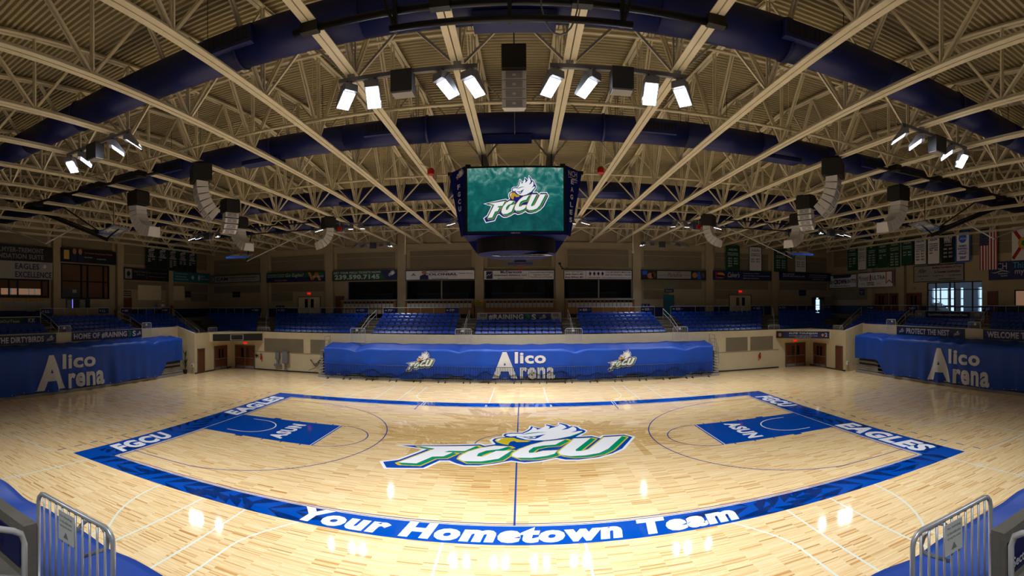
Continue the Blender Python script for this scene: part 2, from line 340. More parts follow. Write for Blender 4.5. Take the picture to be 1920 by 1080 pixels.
for i in range(len(edges)-1):
    a, b = edges[i]+.43, edges[i+1]-.43
    MB().box(a, b, YF-.16, YF, 11.5, 12.05).build('lintel', 'wall_cream_dim', wf)
    MB().box(a+.35, b-.35, YF-.05, YF, 9.62, 11.35).build('wall_panel', 'wall_panel', wf)
    MB().box(a+.35, b-.35, YF-.07, YF-.05, 10.79, 10.83).build('panel_seam', 'wall_cream_dim', wf)
    if abs((a+b)/2) > 11.6 and not (-19 < (a+b)/2 < -11):
        MB().box(a+.35, b-.35, YF-.05, YF, 7.45, 8.3).build('wall_panel', 'wall_panel', wf)
        if abs((a+b)/2) < 27: MB().box(a+.35, a+3.0, YF-.05, YF, 6.45, 7.35).build('wall_panel', 'wall_panel', wf)
for a, b in ((-HX, -11.0), (11.4, HX)): MB().box(a, b, YF-.03, YF, 4.65, 5.62).build('wainscot', 'navy_band', wf)
# ---- suites behind the far wall
for i, (a, b) in enumerate(SUITES):
    wd = struct('window_%d' % (i+1), 'dark glazed suite opening above the press counter')
    m = MB(); m.box(a-.2, b+.2, 30.0, 30.2, 6.0, 8.9).box(a-.4, a-.2, 27.3, 30.2, 6.0, 8.9).box(b+.2, b+.4, 27.3, 30.2, 6.0, 8.9).box(a-.2, b+.2, 27.3, 30.0, 5.9, 6.0).box(a-.2, b+.2, 27.3, 30.0, 8.8, 8.9)
    m.build('suite_room', 'room_dark', wd)
    MB().box(a, b, YF+.12, YF+.14, 6.53, 8.4).build('pane', 'glass_panel', wd) if False else None
    f = MB().box(a, b, YF-.02, YF+.2, 6.50, 6.56).box(a, b, YF-.02, YF+.2, 8.36, 8.42).box(a, a+.06, YF-.02, YF+.2, 6.5, 8.4).box(b-.06, b, YF-.02, YF+.2, 6.5, 8.4); f.build('window_frame', 'mid_grey', wd)
    mx_ = [(a+b)/2+.1] if i in (1, 3) else []
    for x in mx_: MB().box(x-.06, x+.06, YF, YF+.16, 6.55, 8.4).build('mullion', 'sign_grey', wd)
    # furniture and pictures inside, dim
    for k in range(3):
        x = a+(b-a)*(k+.5)/3; MB().box(x-.4, x+.4, 29.93, 30.0, 7.2, 8.1).build('wall_picture', 'sign_black', wd)
    MB().box(a+.7, b-.9, 28.6, 29.1, 7.08, 7.16).build('suite_counter', 'dark_grey', wd)
    MB().box(a+.7, b-.9, 28.7, 29.0, 6.0, 7.08).build('counter_front', 'sign_black', wd)
# ---- side walls (gabled)
def side_wall(sx, holes):
    ys = sorted({YN-.3, 0.0, YF+.3}|{h[k] for h in holes for k in (0, 1)})
    zs = sorted({0.0}|{h[k] for h in holes for k in (2, 3)})
    m = MB(); x0, x1 = (HX, HX+.3) if sx > 0 else (-HX-.3, -HX)
    for i in range(len(ys)-1):
        ya, yb = ys[i], ys[i+1]
        for j in range(len(zs)):
            za = zs[j]; top = j == len(zs)-1; zb = None if top else zs[j+1]
            if any(ya >= h[0]-1e-6 and yb <= h[1]+1e-6 and za >= h[2]-1e-6 and not top and zb <= h[3]+1e-6 for h in holes): continue
            if top: m.prism([(x0, ya, za), (x0, yb, za), (x0, yb, zroof(yb)+.12), (x0, ya, zroof(ya)+.12)], (x1-x0, 0, 0))
            else: m.box(x0, x1, ya, yb, za, zb)
    return m
WINR = (4.77, 11.39, 4.65, 7.9)
wl = side_wall(-1, []).build('wall_left', 'wall_cream_dim'); tag(wl, 'cream left end wall with pilasters', kind='structure')
wr = side_wall(1, [WINR]).build('wall_right', 'wall_cream_dim'); tag(wr, 'cream right end wall with pilasters and lobby window', kind='structure')
for sx, wobj in ((-1, wl), (1, wr)):
    py = [-11.1, -3.4, 4.3, 11.95, 19.5] if sx < 0 else [-11.1, -3.4, 3.55 if False else 4.3, 14.6, 19.5]
    pmm = MB().box(-.19, .19, -.4, .4, 4.65, 13.2).mesh('pilaster', 'wall_cream_dim')
    for y in py:
        if sx > 0 and 4 < y < 12: continue
        inst('pilaster', pmm, wobj, (sx*(HX-.19), y, 0), local=True)
    MB().box(min(sx*HX, sx*(HX-.03)), max(sx*HX, sx*(HX-.03)), -20, 4.7, 4.65, 5.62).build('wainscot', 'navy_band', wobj)
    MB().box(min(sx*HX, sx*(HX-.03)), max(sx*HX, sx*(HX-.03)), 11.45, 27, 4.65, 5.62).build('wainscot', 'navy_band', wobj)
    for a, b in ((-10.6, -3.9), (-2.9, 3.8), (4.8, 11.45), (12.5, 19.0), (20.0, 26.8)):
        xa, xb = sorted((sx*HX, sx*(HX-.05))); MB().box(xa, xb, a+.3, b-.3, 10.2, 12.3).build('wall_panel', 'wall_panel', wobj)
        xa, xb = sorted((sx*(HX-.05), sx*(HX-.07))); MB().box(xa, xb, a+.3, b-.3, 11.2, 11.24).build('panel_seam', 'wall_cream_dim', wobj)
    if sx < 0:
        for a, b, z0, z1 in ((12.6, 19.0, 7.65, 8.5), (20.0, 26.7, 7.55, 8.5), (23.4, 26.6, 6.5, 7.4)):
            MB().box(-HX, -HX+.05, a, b, z0, z1).build('wall_panel', 'wall_panel', wobj)
        MB().box(-HX, -HX+.08, 14.65, 18.21, 6.59, 8.13).build('light_panel', 'wall_low', wobj)
        MB().box(-HX, -HX+.06, 19.9, 22.17, 6.59, 8.18).build('light_panel', 'wall_low', wobj)
    else:
        for a, b, z0, z1 in ((20.0, 26.7, 6.3, 7.5),):
            MB().box(HX-.05, HX, a, b, z0, z1).build('wall_panel', 'wall_panel', wobj)
wn = MB().box(-HX-.3, HX+.3, YN-.3, YN, 0, 13.4).build('wall_near', 'wall_cream_dim'); tag(wn, 'cream wall behind the camera stand', kind='structure')
# ---- lobby window and the lobby seen through it
wd = struct('window_5', 'tall bright lobby window with dark mullions')
ya, yb, za, zb = WINR
for y in (ya, 5.9, 8.0, 8.55, 10.3, yb):
    MB().box(HX+.05, HX+.17, y-.05, y+.05, za, zb).build('mullion', 'black_metal', wd)
for z in (za+.05, 5.55, 7.15, zb-.05):
    MB().box(HX+.06, HX+.16, ya, yb, z-.04, z+.04).build('transom', 'black_metal', wd)
for a, b in ((ya, 5.9), (5.9, 8.0), (8.0, 8.55), (8.55, 10.3), (10.3, yb)):
    for c, d in ((za, 5.55), (5.55, 7.15), (7.15, zb)):
        MB().box(HX+.10, HX+.12, a+.05, b-.05, c+.04, d-.04).build('pane', 'glass_panel', wd)
lob = struct('floor_lobby', 'entrance lobby beyond the window')
MB().box(HX+.3, 46.3, 1, 25, 4.45, 4.65).build('lobby_floor', 'lobby_white', lob); MB().box(HX+.3, 46.3, 1, 25, 8.6, 8.8).build('lobby_ceiling', 'lobby_white', lob)
MB().box(HX+.3, 46.3, .8, 1, 4.45, 8.8).build('lobby_wall', 'lobby_white', lob); MB().box(HX+.3, 46.3, 25, 25.2, 4.45, 8.8).build('lobby_wall', 'lobby_white', lob)
m = MB(); m.box(46, 46.3, 1, 25, 7.7, 8.6)
for a, b in ((1, 10.2), (13.2, 15.4), (20.4, 25)): m.box(46, 46.3, a, b, 4.65, 7.7)
m.build('lobby_wall', 'lobby_white', lob)
for y in (16.6, 17.8, 19.1, 11.7): MB().box(46.05, 46.2, y-.06, y+.06, 4.65, 7.7).build('lobby_mullion', 'dark_grey', lob)
for z in (5.5, 6.4):
    for a, b in ((10.2, 13.2), (15.4, 20.4)): MB().box(46.05, 46.2, a, b, z-.05, z+.05).build('lobby_mullion', 'dark_grey', lob)
MB().lathe([(.28, 4.65), (.28, 8.6)], (42.0, 12.9, 0), 16).build('lobby_column', 'lobby_white', lob, smooth=False)
# stair flight in the lobby with rails
for k in range(8): MB().box(43.6, 45.2, 16.2+.3*k, 16.5+.3*k, 4.65, 4.8+.16*k).build('lobby_step', 'mid_grey', lob)
MB().tube([(43.5, 16.2, 5.6), (43.5, 18.8, 6.9)], .03).build('lobby_rail', 'dark_grey', lob); MB().tube([(43.5, 13.4, 5.6), (43.5, 16.2, 5.6)], .03).build('lobby_rail', 'dark_grey', lob)
MB().box(36.2, 45, 24.9, 25, 5.2, 7.0).build('lobby_panel', 'mid_grey', lob)
# ================================================================ STANDS (terraces, parapets, corner blocks)
FROWS = [(18.95+.88*k, 3.05+.27*k) for k in range(6)]
st = struct('floor_far_stand', 'stepped concrete terraces of the far upper stand')
for k, (yr, zf) in enumerate(FROWS):
    hw = 28.4+1.0*k
    MB().box(-hw, hw, yr-.35, 24.3 if k == 5 else yr+.55, 0 if k == 0 else zf-.6, zf).build('tier', 'concrete', st)
MB().box(-HX, HX, 24.0, YF, 4.3, 4.65).build('concourse', 'concrete', st)
MB().box(-HX, -26.62, 18.3, 24.0, -.3, 2.96).build('corner_fill', 'concrete', st); MB().box(26.62, HX, 18.3, 24.0, -.3, 2.96).build('corner_fill', 'concrete', st)
wp = MB().box(-26.4, 26.4, 18.4, 18.62, 0, 3.53).build('wall_far_parapet', 'wall_low'); tag(wp, 'cream lower wall carrying the far upper stand', kind='structure')
for a, b in ((-22.6, -18.6), (-17.9, -16.5), (17.6, 19.7), (20.0, 22.3)):
    MB().box(a, b, 18.37, 18.4, 1.75, 2.95).build('wall_panel', 'wall_panel', wp)
MB().box(-23.6, -16.4, 18.37, 18.4, 1.66, 1.72).build('wall_rail', 'wall_cream_dim', wp); MB().box(16.4, 22.9, 18.37, 18.4, 1.66, 1.72).build('wall_rail', 'wall_cream_dim', wp)
b_ = MB().box(-23.6, 22.9, 18.36, 18.4, 0, .1).build('baseboard_far', 'ink_black'); tag(b_, kind='structure')
SROWS = [(28.95+.95*k, 3.45+.24*k) for k in range(5)]
def sxbox(sx, x0, x1, *r):
    a, b = sorted((sx*x0, sx*x1)); return MB().box(a, b, *r)
for sx, nm in ((-1, 'left'), (1, 'right')):
    st = struct('floor_%s_stand' % nm, 'stepped concrete terraces of the %s upper stand' % nm)
    for k, (xr, zf) in enumerate(SROWS):
        sxbox(sx, xr-.4, xr+.55, -26.9, 18.3, 0 if k == 0 else zf-.5, zf).build('tier', 'concrete', st)
    sxbox(sx, 33.3, HX, -26.9, 24.0, 4.3, 4.65).build('concourse', 'concrete', st)
    for k, (xr, zf) in enumerate(((27.05, 2.97), (28.0, 3.21))):
        sxbox(sx, xr-.45, xr+.5, 13.0, 18.3, 0, zf).build('tier', 'concrete', st)
    wp = sxbox(sx, 28.35, 28.57, -26.9, 12.9, 0, 4.1).build('wall_%s_parapet' % nm, 'wall_low'); tag(wp, 'cream wall carrying the %s upper stand' % nm, kind='structure')
    wc = MB(); x0, x1 = sx*28.57, sx*26.4
    wc.prism([(x0, 12.8, 0), (x1, 12.8, 0), (x1, 12.8, 3.57), (x0, 12.8, 4.17)], (0, .2, 0))
    a, b = sorted((sx*26.4, sx*26.6)); wc.box(a, b, 13.0, 18.6, 0, 3.55)
    wc = wc.build('wall_%s_corner' % nm, 'wall_low'); tag(wc, 'cream corner block below the %s stand' % nm, kind='structure')
    # diagonal overhang across the corner, above the doors
    d = 22.7; ov = MB().prism([(sx*d, 18.4, 2.72), (sx*26.4, 18.4, 2.72), (sx*26.4, 15.0, 2.72)], (0, 0, .83)); ov = ov.build('ceiling_%s_overhang' % nm, 'wall_low'); tag(ov, 'diagonal concrete overhang above the %s corner doors' % nm, kind='structure')
    bb = sxbox(sx, 26.36, 26.4, 12.8, 18.4, 0, .1).build('baseboard_%s' % nm, 'ink_black'); tag(bb, kind='structure')
st = struct('floor_near_stand', 'stepped concrete terraces of the near stand')
for k in range(8):
    yr, zf = -18.45-.88*k, 3.05+.27*k
    MB().box(-28, 28, yr-.55, yr+.35, 0 if k == 0 else zf-.6, zf).build('tier', 'concrete', st)
wp = MB(); xs = [-28, -4.36, -3.0, 3.2, 4.5, 28]
for i in (0, 2, 4): wp.box(xs[i], xs[i+1], -18.15, -17.98, 0, 3.62)
for i in (1, 3): wp.box(xs[i], xs[i+1], -18.15, -17.98, 0, 2.98)
wp = wp.build('wall_near_parapet', 'concrete'); tag(wp, 'bare concrete parapet in front of the near stand', kind='structure')
for sx, nm in ((-1, 'left'), (1, 'right')):   # diagonal stair flight in each far corner
    par = bpy.data.objects['floor_%s_stand' % nm]; A, B = V((sx*27.0, 14.9, 0)), V((sx*33.4, 19.2, 0)); dv = (B-A)/11; dn_ = V((-dv.y, dv.x, 0)).normalized()
    for k in range(11):
        c = A+dv*(k+.5); zt = 3.05+1.55*(k+1)/11
        MB().obox(c+V((0, 0, (zt+2.2)/2)), dv*.55, dn_*.85, (0, 0, (zt-2.2)/2)).build('corner_step', 'concrete', par)
        MB().obox(c-dv*.5+V((0, 0, zt+.006)), dv*.07, dn_*.85, (0, 0, .006)).build('step_nosing', 'step_edge', par)
# aisle half steps
def astep(st_, cx, cy, along, wdt, zf, name='step'):
    pass
# ================================================================ DOORS
DN = [0]
def double_door(label, plane, val, a, b, z0, z1, face, leaf='door_wood', frame='door_frame', lites=True, single=False):
    """plane 'x' or 'y'; face = sign of the outward normal along that axis."""
    DN[0] += 1; d = struct('door_%d' % DN[0], label)
    def bx(a0, a1, d0, d1, zz0, zz1):
        p0, p1 = sorted((val+face*d0, val+face*d1))
        return MB().box(a0, a1, p0, p1, zz0, zz1) if plane == 'y' else MB().box(p0, p1, a0, a1, zz0, zz1)
    f = bx(a-.07, a, 0, .1, z0, z1+.07); f2 = bx(b, b+.07, 0, .1, z0, z1+.07); f3 = bx(a-.07, b+.07, 0, .1, z1, z1+.07)
    f.add(f2.v, f2.f).add(f3.v, f3.f).build('door_frame', frame, d)
    mid = (a+b)/2; leaves = [(a, b)] if single else [(a, mid-.02), (mid+.02, b)]
    for i, (p, q) in enumerate(leaves):
        lf = bx(p+.01, q-.01, .01, .06, z0+.02, z1-.01).build('door_leaf', leaf, d)
        if lites:
            w_ = q-p; c = q-.22*w_ if (i == 0 and not single) else p+.3*w_
            if single: c = (p+q)/2
            bx(c-.16*w_, c+.12*w_, .05, .07, z0+1.0, z1-.22).build('vision_panel', 'glass_dark', lf)
            bx(p+.06, q-.06, .06, .12, z0+1.0, z0+1.06).build('push_bar', 'mid_grey', lf)
            bx(p+.02, q-.02, .05, .065, z0+.04, z0+.28).build('kick_plate', 'mid_grey', lf)
    return d
for sx, nm in ((-1, 'left'), (1, 'right')):
    double_door('brown double exit doors in the %s end wall at floor level' % nm, 'x', sx*26.4, 15.75, 17.65, 0, 2.15, -sx)
    a, b = sorted((sx*25.75, sx*23.7)); double_door('brown double exit doors below the %s overhang' % nm, 'y', 18.4, a, b, 0, 2.15, -1)
    double_door('narrow brown single door in the %s corner block' % nm, 'x', sx*26.4, 13.25, 14.1, 0, 2.1, -sx, lites=False, single=True)
double_door('cream double doors with slim vision panels on far concourse, left', 'y', YF, -23.26, -20.7, 4.65, 6.85, -1, leaf='wall_low', frame='door_frame')
double_door('cream double doors with slim vision panels on far concourse, right', 'y', YF, 21.81, 24.34, 4.65, 6.8, -1, leaf='wall_low', frame='door_frame')
double_door('brown single door beside the press counter', 'y', YF, -18.85, -18.0, 4.65, 6.85, -1, leaf='door_wood', single=True, lites=False)
double_door('teal service door on the far concourse', 'y', YF, 14.5, 15.5, 4.65, 6.8, -1, leaf='sign_teal', single=True, lites=False)
double_door('brown double doors on right concourse under the beer sign', 'x', HX, 17.0, 18.9, 4.65, 6.9, -1)
double_door('brown double doors on right concourse beside the white column', 'x', HX, 15.2, 16.65, 4.65, 6.9, -1)
double_door('brown double doors on right concourse beside the lobby window', 'x', HX, 12.15, 14.1, 4.65, 6.87, -1)
double_door('brown single door under the blue hospital sign', 'x', HX, 3.1, 4.05, 4.65, 6.88, -1, single=True, lites=False)
double_door('dark brown suite door on left concourse', 'x', -HX, 12.4, 13.7, 4.65, 6.75, 1, single=True, lites=False)
# left wall windows
wd = struct('window_6', 'large dark window with brown shades on the left wall')
X = -HX
MB().box(X, X+.05, 4.6, 10.65, 6.67, 9.85).build('shade', 'shade_brown', wd)
MB().box(X+.05, X+.06, 4.7, 7.1, 6.75, 7.6).build('room_glow', 'dark_grey', wd); MB().box(X+.05, X+.06, 4.62, 4.85, 6.75, 7.6).build('room_glow', 'lit_cyan', wd)
MB().box(X+.06, X+.068, 6.25, 6.7, 7.2, 7.5).build('room_glow', 'sign_grey', wd)
for y in (4.95, 7.25, 8.0, 9.95, 10.6): MB().box(X+.05, X+.14, y-.08, y+.08, 6.67, 9.85).build('mullion', 'black_metal', wd)
for z in (6.72, 8.25, 9.8): MB().box(X+.05, X+.14, 4.6, 10.65, z-.05, z+.05).build('transom', 'black_metal', wd)
wd = struct('window_7', 'suite window with brown shades and a lit room on the left wall')
MB().box(X, X+.05, -4, 3.6, 6.7, 8.3).build('shade', 'shade_brown', wd)
for a, b in ((-1.2, -.3), (-.2, .35), (.45, 1.5), (1.6, 2.1), (2.2, 2.75)): MB().box(X+.05, X+.06, a, b, 6.98, 7.5).build('lit_room', 'lit_room', wd)
for a in (-.28, 1.52, 2.12): MB().box(X+.052, X+.065, a, a+.06, 6.98, 7.5).build('lit_edge', 'lit_cyan', wd)
for y in (-1.4, -.45, .4, 2.85, 3.55): MB().box(X+.05, X+.14, y-.07, y+.07, 6.7, 8.3).build('mullion', 'black_metal', wd)
for z in (6.8, 8.25): MB().box(X+.05, X+.14, -4, 3.6, z-.07, z+.07).build('transom', 'black_metal', wd)
wd = struct('window_8', 'ticket window under the hospital sign on the right wall')
MB().box(HX-.05, HX, -1.5, 1.25, 5.7, 6.95).build('shade', 'lit_room', wd)
MB().box(HX-.09, HX-.05, -1.6, 1.32, 5.6, 5.72).build('sill', 'wood_oak', wd); MB().box(HX-.09, HX-.05, 1.18, 1.3, 5.7, 7.0).build('window_frame', 'black_metal', wd); MB().box(HX-.09, HX-.05, -1.6, 1.3, 6.93, 7.02).build('window_frame', 'black_metal', wd)
# ================================================================ COURT PAINT (parts of the floor)
Z = .002
def fquad(mb, pts, z): mb.poly([(p[0], p[1], z) for p in pts])
def frect(mb, x0, x1, y0, y1, z): mb.poly([(x0, y0, z), (x1, y0, z), (x1, y1, z), (x0, y1, z)])
def fline(mb, pts, w_, z, closed=False):
    n = len(pts)
    for i in range(n if closed else n-1):
        a, b = V((*pts[i], z)), V((*pts[(i+1) % n], z)); d = (b-a); s = V((-d.y, d.x, 0)).normalized()*w_/2
        mb.poly([a-s, b-s, b+s, a+s])
def farc(cx, cy, r, a0, a1, n=40): return [(cx+r*math.cos(a0+(a1-a0)*i/n), cy+r*math.sin(a0+(a1-a0)*i/n)) for i in range(n+1)]
LX, WY, OX, OY = 14.3256, 7.62, 15.75, 8.72
mb = MB(); frect(mb, -OX, OX, -OY, -WY, Z); frect(mb, -OX, OX, WY, OY, Z); frect(mb, -OX, -LX, -WY, WY, Z); frect(mb, LX, OX, -WY, WY, Z)
border = mb.build('court_border', 'paint_blue', fl)
mb = MB()
for sx in (-1, 1): a, b = sorted((sx*LX, sx*(LX-5.79))); frect(mb, a, b, -1.83, 1.83, Z)
mb.build('lane_paint', 'paint_blue', fl)
# thin court lines
mb = MB(); fline(mb, [(-LX+.1, -WY+.1), (LX-.1, -WY+.1), (LX-.1, WY-.1), (-LX+.1, WY-.1)], .04, Z*1.5, True)
R3 = 6.75
for sx in (-1, 1):
    cx = sx*(LX-1.6); yc = 6.6
    a = math.asin(yc/R3) if yc < R3 else 1.5
    pts = farc(cx, 0, R3, -a, a, 60); pts = [(cx-sx*(p[0]-cx), p[1]) for p in pts]
    fline(mb, [(sx*LX, -yc)]+pts+[(sx*LX, yc)], .05, Z*1.5)
    fc = sx*(LX-5.79); pts = farc(fc, 0, 1.83, -math.pi/2, math.pi/2, 30); fline(mb, [(fc-sx*(p[0]-fc), p[1]) for p in pts], .05, Z*1.5)
    for k in range(4):
        for yy in (-1.9, 1.9):
            xx = sx*(LX-2.1-.95*k-(.3 if k else 0)); frect(mb, xx-(.2 if k == 0 else .03), xx+(.2 if k == 0 else .03), yy-.1, yy+.1, Z*1.5)
frect(mb, -.03, .03, -WY, WY, Z*1.5); fline(mb, farc(0, 0, 1.83, 0, 2*math.pi, 60), .05, Z*1.5)
for x in (-5.8, 5.8): fline(mb, [(x-.12, 6.5), (x-.12, WY)], .05, Z*1.5)
mb.build('court_line', 'paint_thin', fl)
mb = MB()
for sx in (-1, 1):   # white lane line, restricted arc, dashes along the baseline border
    x = sx*(LX-5.79+.09); fline(mb, [(x, -1.83), (x, 1.83)], .04, Z*2)
    cx = sx*(LX-1.6); pts = farc(cx, 0, 1.25, -math.pi/2, math.pi/2, 30); pts = [(cx-sx*(p[0]-cx), p[1]) for p in pts]; fline(mb, [(sx*(LX-1.0), -1.25)]+pts+[(sx*(LX-1.0), 1.25)], .06, Z*2)
    fline(mb, [(sx*(LX+.04), -WY), (sx*(LX+.04), WY)], .03, Z*2)
for sy in (-1, 1):
    fline(mb, [(-LX-.04, sy*(WY+.05)), (LX+.04, sy*(WY+.05))], .025, Z*2)
    for x in (-5.8, -5.66, 5.8, 5.66, -1.95, -1.88, 1.95, 1.88):
        if sy > 0: fline(mb, [(x, WY), (x, OY if abs(x) > 5 else WY+.6)], .03, Z*2)
mb.build('white_line', 'paint_white', fl)
mb = MB()
for sx in (-1, 1):
    y = -9.0
    while y < 9: frect(mb, *sorted((sx*16.42, sx*16.48)), y, y+.42, Z); y += .9
mb.build('dash_line', 'paint_thin', fl)
# pale volleyball and cross-court lines
mb = MB(); wln = .065
for sx in (-1, 1):
    fline(mb, [(sx*19.6, -9.4), (sx*19.6, 16.0)], wln, Z)
    fline(mb, [(sx*14.73, -12.9), (sx*14.73, -OY)], wln, Z); fline(mb, [(sx*14.3, OY), (sx*14.3, 16.1)], wln, Z)
    pts = farc(sx*19.6, 10.6, 3.2, 0, math.pi, 20); fline(mb, [(sx*23.3, 7.2)]+[(sx*abs(p[0]) if False else p[0], p[1]) for p in pts if (p[0]-sx*19.6)*sx >= 0][::sx]+[(sx*19.6, 13.8)], wln, Z) if False else None
    for y0 in (-4.6, 2.4): fline(mb, [(sx*16.9, y0), (sx*26.6, y0+.1)], wln, Z)
    fline(mb, [(sx*22.3, -9.6), (sx*22.3, 16)], wln, Z); fline(mb, [(sx*16.5, -9.3), (sx*19.6, -9.3), (sx*19.6, -10.6), (sx*27, -10.6)], wln, Z)
    for sy in (-1, 1):
        e = -12.9 if sy < 0 else 14.2
        s0 = sy*OY
        for x in (9.1, 7.55): fline(mb, [(sx*x, s0), (sx*x, e)], wln, Z)
        fline(mb, [(sx*10.9, s0)]+[(sx*(10.9-1.1*(k/8)**2.2), s0+(e-s0)*k/8*.8) for k in range(1, 9)]+[(sx*9.75, e)], wln, Z)
        fline(mb, [(sx*5.8, s0)]+[(sx*(5.8+.9*math.sin(k/8*math.pi/2)), s0+sy*2.2*k/8) for k in range(1, 9)]+[(sx*6.7, e)], wln, Z)
        fline(mb, [(sx*1.8, s0), (sx*1.75, e)], wln, Z)
    for y in (-10.2, -12.0): frect(mb, *sorted((sx*14.5, sx*14.95)), y-.03, y+.03, Z*1.2)
    pts = farc(sx*19.6, 10.2, 4.0, 0, math.pi/2*1.1, 16) if sx > 0 else farc(sx*19.6, 10.2, 4.0, math.pi, math.pi/2*.9, 16)
    fline(mb, [(sx*23.6, 7.4)]+pts, wln, Z)
mb.build('pale_line', 'paint_line', fl)
# lettering on the border
mb = MB()
letter_into(mb, 'Your Hometown Team', (-6.05, -8.62, Z*2), (1, 0, 0), (0, 1, 0), 12.2, .95, bold=.06, shear=.16)
letter_into(mb, 'FGCU', (-14.52, -7.05, Z*2), (0, 1, 0), (-1, 0, 0), 3.4, 1.04, bold=.055, shear=.16)
letter_into(mb, 'EAGLES', (-14.55, 1.5, Z*2), (0, 1, 0), (-1, 0, 0), 5.9, 1.04, bold=.055, shear=.16)
letter_into(mb, 'FGCU', (14.55, 7.0, Z*2), (0, -1, 0), (1, 0, 0), 3.6, 1.04, bold=.055, shear=.16)
letter_into(mb, 'EAGLES', (14.52, -1.6, Z*2), (0, -1, 0), (1, 0, 0), 5.8, 1.04, bold=.055, shear=.16)
letter_into(mb, 'ASUN', (-10.25, -1.5, Z*2), (0, 1, 0), (-1, 0, 0), 2.8, .74, bold=.05)
letter_into(mb, 'ASUN', (9.95, 1.45, Z*2), (0, -1, 0), (1, 0, 0), 2.9, .76, bold=.05)
mb.build('court_lettering', 'paint_white', fl)
# darker palm leaves on the border, clipped to the band
def frond(mb, ox, oy, ang, ln, z, n=9, wid=.16, spread=.95):
    ca, sa = math.cos(ang), math.sin(ang)
    for i in range(n):
        t = (i+.5)/n
        for sd in (-1, 1):
            a = ang+sd*(spread*(1-.55*t)); l = ln*.55*(1-.5*t); bx_, by_ = ox+ca*ln*t, oy+sa*ln*t
            cx_, cy_ = math.cos(a), math.sin(a); nx, ny = -cy_, cx_
            k = .22*sd*l; tip = (bx_+cx_*l-nx*k*.9, by_+cy_*l-ny*k*.9); mid = (bx_+cx_*l*.5, by_+cy_*l*.5)
            mb.append([(bx_, by_), (mid[0]+nx*wid*.6, mid[1]+ny*wid*.6), tip, (mid[0]-nx*wid*.6, mid[1]-ny*wid*.6)])
def clipped(polys, x0, x1, y0, y1, name, m, parent, z=None, dy=.025):
    mb = MB()
    for xa, xb, ya, yb in scan_union(polys, dy, y0, y1, x0, x1): frect(mb, xa, xb, ya, yb, Z*1.4 if z is None else z)
    return mb.build(name, m, parent)
mb = []
for ox, oy, a, l in ((-15.0, -9.2, .5, 3.4), (-12.6, -8.9, .25, 3.4), (-9.9, -8.9, .2, 4.2), (-7.2, -8.8, 3.0, 2.2), (15.0, -9.2, 2.6, 3.4), (12.4, -8.9, 2.9, 3.6), (9.6, -8.5, 2.95, 4.2), (6.6, -8.6, .3, 2.4)): frond(mb, ox, oy, a, l, Z*1.4, n=5, wid=.3)
clipped(mb, -OX, OX, -OY, -WY-.03, 'palm_leaf', 'paint_leaf', fl)
mb = []
for i in range(8): frond(mb, -14+3.9*i, 7.6 if i % 2 else 8.8, .3 if i % 2 else -.3, 3.0, Z*1.4, n=5, wid=.26)
clipped(mb, -OX, OX, WY+.03, OY, 'palm_leaf', 'paint_leaf', fl)
for sx in (-1, 1):
    mb = []
    for oy, a, l in ((-8.4, 1.3, 2.2), (-3.6, 1.7, 3.4), (-.2, 1.3, 3.0), (2.6 if sx > 0 else 7.4, 1.7, 2.2)): frond(mb, sx*15.0, oy, a, l, Z*1.4, n=5, wid=.24)
    a, b = sorted((sx*(LX+.06), sx*OX)); clipped(mb, a, b, -WY, WY, 'palm_leaf', 'paint_leaf', fl)
# wood-stain palms and their reflection below the centre logo
mb = []
def palm(cx, cy, s):
    for k in range(9):
        a = math.radians(-35+k*31); frond(mb, cx, cy, a, 2.1*s*(1.25 if k in (0, 1, 5, 6) else .85), Z*.6, n=8, wid=.2*s, spread=.8)
    mb.append([(cx-.14*s, cy), (cx+.14*s, cy), (cx+.35*s, cy-3.2*s), (cx-.1*s, cy-3.2*s)])
for cx, cy, s in ((-4.3, 1.0, .95), (-.8, 3.9, 1.25), (3.5, 2.0, 1.0), (5.1, .3, .75), (-2.4, 1.6, .8)): palm(cx, cy, s)
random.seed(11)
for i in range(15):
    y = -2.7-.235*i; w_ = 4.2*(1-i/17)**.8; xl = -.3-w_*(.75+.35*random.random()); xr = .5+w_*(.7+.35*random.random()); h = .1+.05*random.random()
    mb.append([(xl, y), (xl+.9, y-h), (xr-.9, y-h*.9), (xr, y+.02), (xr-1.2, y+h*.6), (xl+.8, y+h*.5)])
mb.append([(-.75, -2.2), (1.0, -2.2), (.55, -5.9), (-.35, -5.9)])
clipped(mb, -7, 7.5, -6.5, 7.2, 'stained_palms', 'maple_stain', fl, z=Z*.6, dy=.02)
logo(fl, (.0, .10, Z*2.2), (1, 0, 0), (0, 1, 0), .00755, (0, 0, 1), .0012, PAL_FLOOR, name='court_logo', step=2.5)
# ================================================================ ROOF STEEL
ZB = 12.0
TX = [.06+2.75*(k+.5) for k in range(-13, 13)]
NODES = [-.95+3.95*k for k in range(-6, 8)]
def angle_pair(mb, p, q, w_, gap, t=.012):
    """two L angles back to back along p-q, legs outwards and upwards"""
    p, q = V(p), V(q); d = q-p; sd = V((1, 0, 0)); n = sd.cross(d).normalized()
    if n.z < 0: n = -n
    for s in (-1, 1):
        c = (p+q)/2
        mb.obox(c+sd*s*(gap/2+w_/2)+n*.0, sd*w_/2, n*t, d/2)
        mb.obox(c+sd*s*(gap/2+t)+n*w_*.5, sd*t, n*w_*.5, d/2)
yend = 26.85
bot_me = MB(); angle_pair(bot_me, (0, -yend, ZB), (0, yend, ZB), .145, .03); bot_me = bot_me.mesh('bottom_chord', 'steel_cream')
top_me = MB()
for a, b in ((-yend, 0), (0, yend)): angle_pair(top_me, (0, a, zroof(a)-.17), (0, b, zroof(b)-.17), .12, .03)
for v_ in range(0): pass
top_me = top_me.mesh('top_chord', 'steel_cream')
web = []
